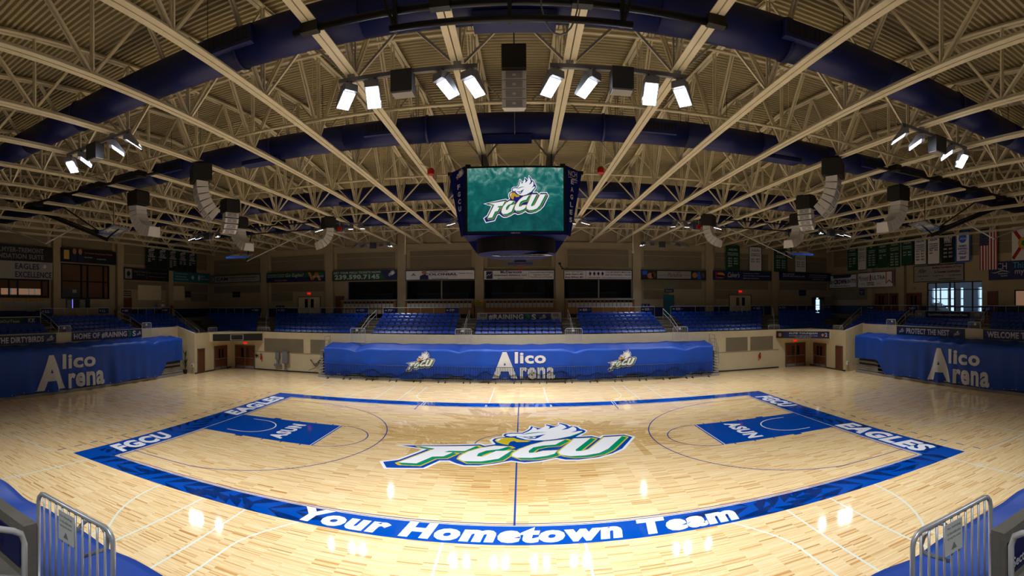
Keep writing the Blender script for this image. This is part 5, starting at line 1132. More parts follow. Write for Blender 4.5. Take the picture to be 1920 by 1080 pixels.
# --- championship banners
def champ(label, pl, a0, a1, z0, z1, base, ink, border, head, lines, years, group=None, off=.385):
    it = [('t', head, .2, .80, .8, .88, ink, dict(bold=.01))]
    for k, s in enumerate(lines): it.append(('t', s, .14, .68-.07*k, .86, .72-.07*k, ink, dict(bold=.03)))
    for k, s in enumerate(years):
        c = k % 2; r = k//2; it.append(('t', s, .16+.4*c, .46-.1*r, .44+.4*c, .52-.1*r, ink, dict(bold=.03)))
    return sign('championship_banner', label, 'banner', pl, a0, a1, z0, z1, base, it, off=off, t=.02, border=border, framew=.07)
GB = 'cloth_green'
champ('narrow green banner nearest the far corner on right wall', 'R', 21.58, 23.35, 9.6, 12.33, GB, 'ink_silver', None, 'ASUN', ['WOMENS', 'CHAMPIONS'], ['2007', '2008', '2011', '2014', '2016', '2017', '2018'])
champ('white banner with black letters between two green ones by corner', 'R', 19.97, 21.51, 9.54, 12.28, 'cloth_white', 'ink_black', GB, 'ASUN', ['SOFTBALL', 'REGULAR', 'CHAMPIONS'], ['2010', '2011', '2012', '2013'])
sign('championship_banner', 'green banner with a small gold emblem at its top', 'banner', 'R', 18.32, 19.86, 9.69, 12.29, GB, [('p', ell(.45, .86, .12, .03), 'ink_gold'), ('t', 'VOLLEYBALL', .14, .7, .86, .75, 'ink_silver', B), ('t', 'CHAMPIONS', .2, .62, .8, .67, 'ink_silver', B)]+[('t', y_, .16+.4*(k % 2), .5-.1*(k//2), .44+.4*(k % 2), .56-.1*(k//2), 'ink_silver', B) for k, y_ in enumerate(['2008', '2009', '2011', '2012', '2013', '2016', '2017', '2018', '2019', '2021'])], off=.385, t=.02)
champ('green banner with only three years listed', 'R', 16.6, 18.1, 9.65, 12.3, GB, 'ink_silver', None, 'ASUN', ['MENS GOLF', 'CHAMPIONS'], ['2011', '2016', '2023'])
champ('green banner with ten years in two columns', 'R', 14.68, 16.39, 9.6, 12.38, GB, 'ink_silver', None, 'ASUN', ['MENS SOCCER', 'CHAMPIONS'], ['2009', '2010', '2011', '2014', '2015', '2016', '2017', '2018', '2019', '2023'])
champ('green banner with navy edge and four years', 'R', 12.85, 14.51, 9.68, 12.37, GB, 'ink_silver', 'cloth_navy', 'ASUN', ['MENS BASKETBALL', 'CHAMPIONS'], ['2013', '2016', '2017', '2024'])
champ('white banner with green edge and eight navy years', 'R', 11.06, 12.7, 9.63, 12.37, 'cloth_white', 'ink_navy', GB, 'ASUN', ['WOMENS BASKETBALL', 'TOURNAMENT', 'CHAMPIONS'], ['2012', '2014', '2015', '2017', '2018', '2019', '2020', '2021'])
champ('white banner with green edge and three years', 'R', 9.34, 10.94, 9.58, 12.37, 'cloth_white', 'ink_navy', GB, 'ASUN', ['WOMENS BASKETBALL', 'TOURNAMENT', 'CHAMPIONS'], ['2022', '2023', '2024'])
sign('championship_banner', 'black banner with white slanted letters', 'banner', 'R', 7.57, 9.14, 9.65, 12.37, 'cloth_black', [('t', 'WNIT', .2, .66, .85, .9, 'ink_silver', dict(bold=.06, shear=.2)), ('t', 'POSTSEASON', .26, .57, .78, .62, 'ink_silver', B)]+[('t', y_, .16+.4*(k % 2), .44-.13*(k//2), .44+.4*(k % 2), .5-.13*(k//2), 'ink_silver', B) for k, y_ in enumerate(['2008', '2009', '2010', '2015', '2016', '2021'])], off=.385, t=.02, border=GB)
sign('championship_banner', 'bright blue bordered white finalist banner', 'banner', 'R', 5.76, 7.44, 9.6, 12.45, 'cloth_white', [('p', ell(.5, .76, .28, .15), 'cloth_blue'), ('t', 'NCAA', .3, .71, .76, .78, 'ink_silver', dict(bold=.02, shear=.2)), ('t', "WOMEN'S", .25, .48, .76, .55, 'cloth_blue', B), ('t', 'BASKETBALL', .18, .4, .84, .46, 'cloth_blue', B), ('t', 'DIVISION II', .28, .33, .74, .37, 'cloth_blue', B), ('t', 'FINALIST', .22, .24, .8, .31, 'cloth_blue', B), ('t', '2007', .3, .1, .74, .19, 'cloth_blue', B)], off=.385, t=.02, border='cloth_blue', framew=.13)
champ('green banner with white years left of the far right corner hoop', 'F', 21.21, 22.88, 9.425, 12.11, GB, 'ink_silver', None, 'ASUN', ['MENS TENNIS', 'CHAMPIONS'], ['2010', '2011', '2012', '2014', '2015', '2018', '2019'], off=.385)
champ('white banner with green edge left of the far right corner hoop', 'F', 23.97, 25.55, 9.425, 12.13, 'cloth_white', 'ink_black', GB, 'ASUN', ['WOMENS GOLF', 'CHAMPIONS'], ['2011', '2012', '2014', '2016'], off=.385)
champ('green banner beside the far right corner hoop', 'F', 27.08, 28.82, 9.455, 12.0, GB, 'ink_silver', None, 'ASUN', ['CROSS COUNTRY', 'CHAMPIONS'], ['2010', '2012', '2014', '2016', '2018', '2019', '2020', '2021'], off=.385)
champ('white banner behind the far right corner hoop', 'F', 29.78, 31.38, 9.455, 11.9, 'cloth_white', 'ink_black', GB, 'ASUN', ['BEACH', 'CHAMPIONS'], ['2014', '2016', '2018', '2019', '2021', '2022'], off=.385)
LB = [(15.61, 17.07, ['BASEBALL'], ['2017', '2019', '2021']), (17.28, 18.88, ['WOMENS GOLF'], ['2015']), (18.99, 20.55, ['WOMENS BBALL'], ['2012', '2014', '2015', '2017', '2018', '2019', '2021']), (20.71, 22.26, ['SOFTBALL'], ['2012', '2016', '2017', '2023']), (22.38, 23.96, ['SOCCER'], ['2013', '2016', '2017'])]
for k, (a, b, top, yrs) in enumerate(LB):
    lab = ['black team tournament banner with green edge, three years, beside the panel', 'black team tournament banner with a single year', 'black team tournament banner with the most years', 'black team tournament banner with four years', 'black team tournament banner nearest the far corner'][k]
    sign('championship_banner', lab, 'banner', 'L', a, b, 9.81, 12.45, 'cloth_black', [('logo', .5, .8, .00075, PAL_BLK), ('t', top[0], .2, .64, .8, .67, 'ink_silver', B), ('t', 'NCAA', .25, .54, .72, .62, 'ink_silver', B), ('t', 'TOURNAMENT', .1, .47, .9, .53, 'ink_silver', B)]+[('t', y_, .14+.42*(j % 2), .37-.08*(j//2), .42+.42*(j % 2), .43-.08*(j//2), 'ink_silver', B) for j, y_ in enumerate(yrs)], off=.385, t=.02, border=GB)
# flags
t = thing('national_flag', 'national flag hung vertically with stars and red white stripes', 'flag', (HX-.2, 3.8, 8.82)); W_, H_ = 1.95, 3.55
def flagP(u, v): return (HX-.3-.03*math.sin(u*14), 4.8-W_*u, 12.37-H_*v)
for k in range(13):
    m = MB(); m.grid(lambda a, b: flagP((k+a)/13, b*(1) if True else b), 2, 10); m.build('stripe', 'cloth_red' if k % 2 == 0 else 'cloth_white', t, smooth=True)
m = MB(); m.grid(lambda a, b: tuple(V(flagP(a*.535, b*.4))-V((.02, 0, 0))), 8, 4); m.build('canton', 'cloth_navy', t, smooth=True)
st_ = MB()
for r in range(9):
    for c in range(6 if r % 2 == 0 else 5):
        p = V(flagP((.06+.085*c+(.042 if r % 2 else 0)), .025+.042*r))-V((.03, 0, 0)); st_.poly([p+V((0, .035*math.cos(q*math.pi/5-.3)*(1 if q % 2 == 0 else .45), .035*math.sin(q*math.pi/5-.3)*(1 if q % 2 == 0 else .45))) for q in range(10)])
s_ = st_.build('stars', 'cloth_white', t); s_['kind'] = 'stuff'
t = thing('state_flag', 'white flag with red diagonal cross and round seal', 'flag', (HX-.2, .5, 9.5))
MB().box(HX-.12, HX-.10, -.75, 1.53, 9.5, 12.35).build('flag_cloth', 'cloth_white', t)
m = MB()
for a, b in (((1.53, 12.35), (-.75, 9.5)), ((1.53, 9.5), (-.75, 12.35))):
    d = V((0, b[0]-a[0], b[1]-a[1])).normalized(); s = V((0, -d.z, d.y))*.16; A_, B_ = V((HX-.13, *a))+d*.2, V((HX-.13, *b))-d*.2; m.poly([A_-s, B_-s, B_+s, A_+s])
m.build('red_saltire', 'cloth_red', t)
m = MB(); m.poly([(HX-.14, .39+.5*math.cos(k*math.pi/12), 10.92+.5*math.sin(k*math.pi/12)) for k in range(24)]); sl = m.build('seal', 'ink_orange', t)
m = MB(); m.poly([(HX-.145, .39+.38*math.cos(k*math.pi/12), 10.92+.38*math.sin(k*math.pi/12)) for k in range(24)]); m.build('seal_scene', 'ink_gold', sl)
m = MB(); m.poly([(HX-.15, .3, 10.7), (HX-.15, .6, 10.8), (HX-.15, .5, 11.15), (HX-.15, .25, 11.1)]); m.build('seal_figure', 'ink_green', sl)
# --- right wall boards
sign('sponsor_board', 'white crown slogan board with navy ribbon in the corner', 'banner', 'R', 21.65, 26.9, 7.65, 9.2, 'sign_white', [('p', [(.15, .98), (.82, .98), (.8, .8), (.7, .76), (.17, .76)], 'ink_navy'), ('t', 'GET', .02, .34, .17, .58, 'ink_navy', B), ('t', 'CROWN', .2, .3, .65, .66, 'ink_navy', dict(bold=.06)), ('t', 'ON', .67, .36, .78, .62, 'ink_navy', B), ('t', 'IT!!', .81, .36, .97, .64, 'ink_navy', B), ('t', 'www.crownroofing.com', .2, .1, .78, .22, 'ink_navy', B)], off=.385, border='sign_black')
sign('sponsor_board', 'white beer board with red ribbon, beside the crown board', 'banner', 'R', 15.7, 21.48, 7.57, 9.26, 'sign_white', [('t', 'Michelob', .03, .48, .33, .78, 'ink_navy', dict(bold=0, shear=.35)), ('r', .36, .46, .4, .82, 'ink_red'), ('t', 'ULTRA', .43, .5, .79, .76, 'ink_navy', dict(bold=.01)), ('t', 'SUPERIOR', .28, .28, .49, .37, 'ink_navy', B), ('t', 'LIGHT BEER', .28, .15, .49, .24, 'ink_navy', B), ('t', '2.6 carbs', .1, .22, .22, .31, 'ink_grey'), ('t', '95 cal', .56, .22, .66, .31, 'ink_grey'), ('p', [(.81, 1), (.83, 1), (.83, .3), (.9, .48), (.97, .3), (.97, 1), (.99, 1), (.99, .2), (.9, .4), (.81, .2)], 'ink_red')], off=.385, border='sign_black')
sign('sponsor_board', 'white concrete company board with oval emblem above the lobby window', 'banner', 'R', 6.72, 13.1, 7.95, 9.56, 'sign_grey', [('ring', .19, .5, 1.05, .7, 'ink_grey', .03), ('t', 'Allen', .1, .55, .28, .82, 'ink_maroon', dict(bold=.0, shear=.35)), ('r', .05, .5, .33, .515, 'ink_grey'), ('t', 'CONCRETE & MASONRY', .07, .32, .31, .4, 'ink_black'), ('t', 'INC', .17, .16, .22, .22, 'ink_black'), ('t', 'Building Foundations of Trust', .4, .74, .96, .9, 'ink_maroon', B), ('t', 'In Concrete Construction', .44, .5, .93, .66, 'ink_maroon', B), ('t', 'Tel: (239) 566-1661', .4, .3, .62, .38, 'ink_black'), ('t', 'Fax: (239) 566-8035', .72, .3, .96, .38, 'ink_black'), ('t', 'www.allenconcrete.com', .52, .1, .84, .2, 'ink_black')], off=.04, border='sign_black')
sign('sponsor_board', 'navy hospital board partly behind the national flag', 'banner', 'R', -2.9, 3.96, 7.91, 9.49, 'sign_navy', [('t', 'NCH', .05, .55, .28, .92, 'ink_silver', dict(bold=0)), ('p', [(.03, .42), (.1, .4), (.2, .52), (.28, .48), (.33, .38), (.27, .44), (.2, .47), (.1, .36)], 'ink_silver'), ('t', 'Healthcare', .15, .3, .29, .38, 'ink_silver'), ('t', 'System', .19, .16, .29, .25, 'ink_silver'), ('t', 'This is', .37, .6, .66, .92, 'ink_cyan', dict(bold=0)), ('t', 'my story', .4, .2, .8, .52, 'ink_silver', dict(bold=0))], off=.05)
sign('small_sign', 'small navy square sign left of the right wall doors', 'sign', 'R', 20.8, 21.65, 6.83, 7.43, 'sign_navy', [('t', 'Section', .15, .55, .85, .75, 'ink_silver'), ('t', 'T-U', .3, .2, .7, .42, 'ink_silver')])
for k, (a, b) in enumerate(((17.7, 18.2), (15.8, 16.2), (12.95, 13.35))):
    sign('exit_sign', 'small red exit sign over the %s brown doors on right concourse' % ['beer board', 'middle', 'window side'][k], 'exit sign', 'R', a, b, 7.25, 7.48, 'paper', [('t', 'EXIT', .1, .2, .9, .8, 'ink_red', B)])
# --- left wall boards
sign('suite_sign', 'black suite name board with white letters', 'sign', 'L', -4.2, 3.75, 9.83, 11.1, 'sign_black', [('t', 'WALLMYER-TREMONT', .17, .54, .88, .86, 'ink_grey', B), ('t', 'FOUNDATION SUITE', .17, .12, .88, .44, 'ink_grey', B)], off=.385)
sign('slogan_board', 'grey eagles excellence board with eagle head', 'sign', 'L', -4.2, 3.75, 8.3, 9.78, 'sign_grey', [('t', 'EAGLES', .52, .55, .82, .88, 'ink_navy', dict(bold=.02)), ('t', 'EXCELLENCE', .52, .08, .985, .42, 'ink_navy', dict(bold=.02)), ('logo', .87, .57, .0010, PAL_PRT, True)], off=.385)
sign('sponsor_board', 'black law office board with two portraits', 'banner', 'L', 4.65, 11.3, 9.95, 11.2, 'sign_black', [('r', .05, .2, .14, .86, 'ink_gold'), ('t', 'The Insurance Group Agents of Florida', .4, .66, .92, .8, 'ink_orange'), ('t', 'Naples 555.0101', .4, .36, .54, .46, 'ink_silver'), ('t', 'Fort Myers 555.0102', .63, .3, .8, .4, 'ink_silver')]+person_print(.23, .42, 1.25, 'ink_navy')+person_print(.33, .42, 1.25, 'ink_navy'), off=.385)
sign('sponsor_board', 'dark green law firm board with white emblem square', 'banner', 'L', 12.35, 19.05, 8.6, 9.8, 'sign_black', [('r', .02, .1, .16, .9, 'sign_grey'), ('p', ell(.09, .5, .035, .22), 'ink_black'), ('r', .05, .2, .13, .25, 'ink_black', .006), ('t', 'Goede & Cramer', .2, .64, .46, .8, 'ink_grey'), ('t', '239.331.5100', .26, .4, .42, .52, 'ink_grey'), ('r', .48, .15, .483, .85, 'ink_gold'), ('t', 'Naples | Fort Myers | Coral Gables', .5, .6, .95, .74, 'ink_grey'), ('t', 'Community Association Law', .52, .28, .92, .42, 'ink_grey')], off=.385)
sign('sponsor_board', 'teal cafe board next to the dark green board', 'banner', 'L', 19.88, 26.5, 8.65, 9.75, 'sign_teal', [('t', 'Now Open for Breakfast', .03, .74, .36, .88, 'ink_silver'), ('t', 'Make a Reservation', .05, .46, .33, .6, 'ink_silver'), ('t', 'Fresh Seafood Daily', .03, .16, .38, .32, 'ink_silver'), ('p', ell(.5, .5, .04, .2), 'ink_silver'), ('p', ell(.68, .52, .03, .3), 'ink_silver'), ('t', 'Blue Fin', .73, .6, .85, .78, 'ink_silver'), ('t', 'Gastropub', .73, .3, .95, .5, 'ink_silver')], off=.385)
for k, (a, b) in enumerate(((-1.0, -.1), (.16, 1.09), (1.33, 2.24), (2.42, 3.36))):
    sign('record_board', ['yellow-topped record chart with a short table, leftmost', 'yellow-topped record chart second along the left wall', 'yellow-topped record chart with the longest table', 'yellow-topped record chart nearest the pilaster'][k], 'poster', 'L', a, b, 5.55 if k == 2 else 5.8, 6.62, 'sign_grey', [('r', 0, .75, 1, 1, 'ink_gold'), ('t', 'SUITE RECORDS', .12, .82, .88, .92, 'ink_black')]+[('r', .08, .08+.16*j, .92, .11+.16*j, 'ink_grey') for j in range(4)], off=.03, t=.035)
sign('display_board', 'dark display board with a violet light strip under the large window', 'board', 'L', 5.5, 8.3, 5.75, 6.65, 'dark_grey', [('r', .24, .02, .27, .95, 'tv_glow'), ('r', .32, .1, .52, .9, 'sign_black'), ('r', .56, .1, .78, .9, 'ink_grey'), ('r', .8, .1, .97, .9, 'sign_black'), ('r', .04, .1, .2, .9, 'ink_grey')], off=.03)
sign('suite_sign', 'small sign above the dark brown suite door', 'sign', 'L', 12.4, 13.7, 6.98, 7.5, 'sign_black', [('t', 'WALLMYER-TREMONT', .05, .55, .95, .85, 'ink_silver'), ('t', 'FOUNDATION SUITE', .05, .15, .95, .45, 'ink_silver')])
sign('small_sign', 'small dark square sign beside the light wall panel', 'sign', 'L', 22.3, 23.25, 6.93, 7.62, 'sign_black', [('t', 'Concessions', .1, .4, .9, .6, 'ink_grey')], off=.05)
sign('small_sign', 'small dark square sign on far wall left end', 'sign', 'F', -31.8, -30.8, 6.93, 7.58, 'sign_black', [('t', 'Restrooms', .1, .4, .9, .6, 'ink_grey')], off=.05)
sign('small_sign', 'navy strip sign above the teal door', 'sign', 'F', 14.55, 15.55, 7.1, 7.45, 'sign_navy', [('t', 'Elevator', .15, .3, .85, .7, 'ink_silver')])
sign('small_sign', 'navy square sign near the vending machine', 'sign', 'F', 30.55, 31.5, 6.8, 7.45, 'sign_navy', [('t', 'Concessions', .1, .4, .9, .6, 'ink_grey')], off=.06)
sign('concession_sign', 'concessions lettering board in the far right corner', 'sign', 'F', 33.75, 35.2, 6.65, 7.05, 'sign_grey', [('t', 'CONCESSIONS', .06, .25, .96, .75, 'ink_silver', B)], off=.06)
sign('notice_board', 'small yellow no standing notice on the pilaster', 'sign', 'F', -4.4, -3.6, 5.85, 6.45, 'ink_gold', [('t', 'NO', .35, .68, .65, .85, 'ink_black'), ('t', 'STANDING', .1, .4, .9, .56, 'ink_black'), ('t', 'IN AISLE', .2, .12, .8, .26, 'ink_black')], off=.45, t=.03)
for x, lab in ((-12.2, 'low navy double-emblem sign by section OO'), (12.05, 'low navy double-emblem sign by section RR')):
    x0 = -26.0 if x < 0 else 12.0
    sign('small_sign', lab, 'sign', 'F', x0, x0+1.0, 5.62, 5.95, 'sign_navy', [('p', ell(.3, .5, .1, .3), 'ink_grey'), ('p', ell(.7, .5, .1, .3), 'ink_grey')])
for x, lab in ((-22.0, 'red exit light above the cream doors, far wall left'), (23.1, 'red exit light above the cream doors, far wall right')):
    sign('exit_sign', lab, 'exit sign', 'F', x-.18, x+.18, 7.15, 7.32, 'exit_red', [])
for sx, nm in ((-1, 'left'), (1, 'right')):
    sign('exit_sign', 'red exit light under the %s overhang' % nm, 'exit sign', ((0, 18.4, 0), (1, 0, 0), (0, -1, 0)), sx*24.7-.16, sx*24.7+.16, 2.35, 2.5, 'exit_red', [])
# banners on the corner overhangs and the side parapets
q = 1/math.sqrt(3.7**2+3.4**2)
exR = (3.7*q, -3.4*q, 0); nR = (-3.4*q, -3.7*q, 0)
sign('sponsor_board', 'navy portrait banner on the right corner overhang', 'banner', ((22.7, 18.4, 0), exR, nR), 0.0, 4.9, 2.75, 3.38, 'sign_navy', [('r', .005, .03, .14, .97, 'sign_black'), ('p', ell(.07, .5, .03, .28), 'skin'), ('t', 'ALFIE TOUNJIAN', .24, .52, .78, .88, 'ink_silver', B), ('t', 'ADVANCED HOME INSPECTION TEAM', .24, .3, .78, .42, 'ink_silver'), ('t', 'Call 239-555-0123', .36, .1, .66, .2, 'ink_silver'), ('p', ell(.88, .5, .025, .2), 'ink_orange'), ('t', '2', .92, .25, .965, .8, 'ink_silver', B)], off=.03)
sign('sponsor_board', 'dark plain banner with an empty white frame on left corner overhang', 'banner', ((-26.4, 15.0, 0), (3.7*q, 3.4*q, 0), (3.4*q, -3.7*q, 0)), .3, 4.9, 2.75, 3.38, 'sign_black', [('r', .35, .1, .362, .9, 'ink_silver'), ('r', .6, .1, .612, .9, 'ink_silver'), ('r', .35, .1, .61, .14, 'ink_silver'), ('r', .35, .86, .61, .9, 'ink_silver')], off=.03)
PLp = ((-28.35, 0, 0), (0, 1, 0), (1, 0, 0)); PRp = ((28.35, 0, 0), (0, -1, 0), (-1, 0, 0))
sign('slogan_board', 'navy dirtybirds slogan board on the left stand front', 'banner', PLp, -9.5, -.6, 3.4, 4.05, 'sign_navy', [('t', 'HOME OF THE DIRTYBIRDS', .2, .18, .78 if False else .88, .8, 'ink_silver', B), ('logo', .94, .5, .0005, PAL_MONO)], border='sign_green', framew=.04)
sign('slogan_board', 'navy raining threes slogan board on the left stand front', 'banner', PLp, .85, 8.1, 3.42, 4.08, 'sign_navy', [('t', 'HOME OF #RAINING', .02, .15, .76, .85, 'ink_silver', B), ('t', '3', .78, .15, .83, .85, 'ink_green', B), ('t', 'S', .85, .15, .9, .85, 'ink_silver', B), ('logo', .95, .5, .0004, PAL_MONO)])
sign('slogan_board', 'navy protect the nest board on the right stand front', 'banner', PRp, 1.2, 8.3, 3.36, 4.05, 'sign_navy', [('t', 'PROTECT THE NEST', .16, .18, .8, .82, 'ink_silver', B), ('logo', .08, .5, .00045, PAL_MONO), ('logo', .9, .5, .00045, PAL_MONO)], border='sign_green', framew=.04)
sign('slogan_board', 'navy welcome slogan board on the right stand front', 'banner', PRp, -9.5, -.5, 3.4, 4.08, 'sign_navy', [('t', 'WELCOME TO DUNK CITY', .04, .18, .78, .82, 'ink_silver', B)], border='sign_green', framew=.04)
# ================================================================ PRESS COUNTERS, VENDING, WALL BOXES
for i, (a, b) in enumerate(((-17.9, -12.15), (-11.2, -4.4), (-3.45, 3.45), (4.4, 11.2))):
    t = thing('press_counter', ['oak press counter with name cards left of section PP suite', 'oak press counter with name cards above section PP', 'oak press counter with name cards above section QQ', 'oak press counter with name cards above section RR'][i], 'counter', ((a+b)/2, 26.3, 4.65))
    MB().box(a, b, 25.9, 26.55, 6.38, 6.46).build('counter_top', 'sign_grey', t); MB().box(a, b, 26.0, 26.05, 5.05, 5.62).build('front_board', 'wood_oak', t); MB().box(a, b, 26.05, 26.1, 5.62, 6.38).build('back_board', 'wood_oak', t); [MB().box(q_, q_+.12, 25.95, 26.5, 4.65, 6.38).build('end_panel', 'wood_oak', t) for q_ in (a, b-.12)]
    n = int((b-a)/.42)
    for k in range(n):
        x = a+.2+(b-a-.4)*(k+.5)/n; c = MB().box(x-.17, x+.17, 25.985, 26.0, 5.66, 6.1).build('name_card', 'paper', t)
        MB().box(x-.13, x+.13, 26.02, 26.05, 6.12, 6.3).build('monitor_back', 'sign_black', t)
    if i == 0:
        for k in range(11): x = a+.3+.42*k; MB().box(x-.17, x+.17, 25.985, 26.0, 5.1, 5.5).build('name_card', 'paper', t)
t = thing('vending_machine', 'glowing white drinks cooler on the far right concourse', 'vending machine', (32.9, 26.6, 4.65))
MB().box(32.35, 33.6, 26.2, 26.95, 4.65, 6.6).build('cooler_body', 'sign_black', t); MB().box(32.42, 32.92, 26.17, 26.2, 4.8, 6.35).build('lit_door', 'vend_glow', t); MB().box(33.0, 33.52, 26.17, 26.2, 4.8, 6.35).build('dark_door', 'mid_grey', t); MB().box(32.5, 32.75, 26.17, 26.2, 6.42, 6.55).build('light_badge', 'vend_glow', t)
for k in range(4): MB().box(32.42, 32.92, 26.16, 26.175, 5.1+.3*k, 5.13+.3*k).build('shelf_edge', 'sign_grey', t)
def wallbox(name, label, cat, x0, x1, z0, z1, m, d=.2, extra=()):
    t = thing(name, label, cat, ((x0+x1)/2, 18.4, z0)); MB().box(x0, x1, 18.36-d, 18.36, z0, z1).build('box_body', m, t)
    MB().box(x0+.04, x1-.04, 18.34-d, 18.36-d, z0+.05, z1-.05).build('box_door', m, t)
    for e_ in extra: MB().box(*e_[:6]).build(e_[6], e_[7], t)
    return t
wallbox('electrical_cabinet', 'tall grey electrical cabinet on the lower far wall', 'cabinet', -20.6, -20.05, .75, 1.85, 'mid_grey', .25, ((-20.4, -20.34, 18.2, 18.26, .1, .75, 'conduit', 'mid_grey'), (-20.28, -20.22, 18.2, 18.26, .1, .75, 'conduit', 'mid_grey')))
wallbox('switch_box', 'narrow grey switch box left of the electrical cabinet', 'cabinet', -21.35, -20.95, 1.05, 1.75, 'mid_grey', .18, ((-21.25, -21.05, 18.22, 18.36, .65, 1.05, 'conduit', 'mid_grey'), (-21.5, -20.8, 18.2, 18.36, .45, .65, 'raceway', 'mid_grey')))
for k, (x, lab) in enumerate(((-22.9, 'red fire extinguisher on the lower far wall left'), (20.9, 'red fire extinguisher on the lower far wall right'))):
    t = thing('fire_extinguisher', lab, 'extinguisher', (x, 18.3, .95)); MB().lathe([(.05, .95), (.09, 1.0), (.09, 1.35), (.03, 1.42)], (x, 18.28, 0), 12).build('cylinder', 'alarm_red', t, smooth=True); MB().box(x-.05, x+.05, 18.22, 18.3, 1.42, 1.5).build('valve', 'black_metal', t)
for k, x in enumerate((-24.0+.4, -23.35)):
    t = sign('notice_sheet', ['white framed notice beside the exit doors', 'white framed notice next to the extinguisher'][k], 'poster', ((0, 18.4, 0), (1, 0, 0), (0, -1, 0)), x-.17, x+.17, 1.1, 1.5, 'paper', [('r', .2, .3, .8, .7, 'ink_red' if k == 0 else 'ink_black')], t=.035, off=.005)
m = MB()
for k in range(4): m.tube([(-17.9+.9*j/12+.05*k, 18.3-.03*k, 1.2-.35*math.sin(j/12*math.pi)*(1+.2*k)) for j in range(13)], .02, 5)
m.tube([(-17.3, 18.3, .9), (-17.35, 18.25, .5), (-18.0, 18.2, .25)], .02, 5)
tag(m.build('cable_coil', 'ink_black'), 'black cable loops hanging beside the far bleacher', 'cable')
for sx, lab in ((-1, 'left'), (1, 'right')):
    t = thing('folded_rails', 'stack of folded grey guard rails at the %s end of far bleacher' % lab, 'rails', (sx*16.3, 17.4, 2.6))
    for k in range(4):
        x = sx*(15.9+.12*k); MB().tube([(x, 16.9, 2.4-.5*k), (x, 16.9, 3.35-.35*k), (x, 18.1, 3.35-.35*k), (x, 18.1, 2.4-.5*k)], .022, 5).build('rail_loop', 'mid_grey', t)
    t = thing('wall_outlet_box', 'pale outlet box at the foot of the %s corner block' % lab, 'outlet', (sx*26.6, 12.7, .5)); MB().box(*sorted((sx*26.5, sx*26.7)), 12.68, 12.8, .6, .9).build('outlet_box', 'sign_white', t); MB().box(*sorted((sx*26.55, sx*26.65)), 12.66, 12.68, .68, .82).build('outlet_face', 'ink_grey', t)
t = thing('potted_plant', 'dark leafy plant beside the left corner block', 'plant', (-27.2, 12.45, 0))
MB().lathe([(.16, 0), (.2, .35)], (-27.2, 12.45, 0), 12).build('pot', 'sign_black', t)
m = MB(); rp_ = random.Random(4)
for k in range(26):
    a = rp_.uniform(0, 6.28); l = rp_.uniform(.4, .75); z0 = rp_.uniform(.4, 1.7); p = V((-27.2, 12.45, z0)); d = V((math.cos(a)*.35, math.sin(a)*.35, .7)).normalized(); s = V((-d.y, d.x, 0)).normalized()*.05
    m.poly([p-s*.3, p+d*l*.5-s, p+d*l, p+d*l*.5+s, p+s*.3])
m.build('leaves', 'cloth_green', t); MB().tube([(-27.2, 12.45, .3), (-27.2, 12.45, 1.8)], .03, 5).build('stem', 'shade_brown', t)
for x, lab in ((-27.9+.5, None),):
    t = thing('sideline_sensor', 'small dark camera on the pilaster right of the scoreboard', 'camera', (3.95, 26.5, 9.9)); MB().lathe([(.05, 9.8), (.14, 9.86), (.14, 9.95), (.06, 10.0)], (3.9, 26.45, 0), 10).build('camera_dome', 'sign_black', t); MB().tube([(3.9, 26.5, 9.85), (4.15, 26.5, 9.45)], .04, 6).build('camera_arm', 'sign_black', t); MB().box(4.08, 4.3, 26.4, 26.6, 9.35, 9.45).build('camera_lens', 'sign_black', t)
tag(MB().box(-35.0, -34.3, 14.9, 15.9, 4.65, 5.55).build('recycling_bin', 'trash_blue'), 'blue bin on the left concourse beside the three people', 'bin')
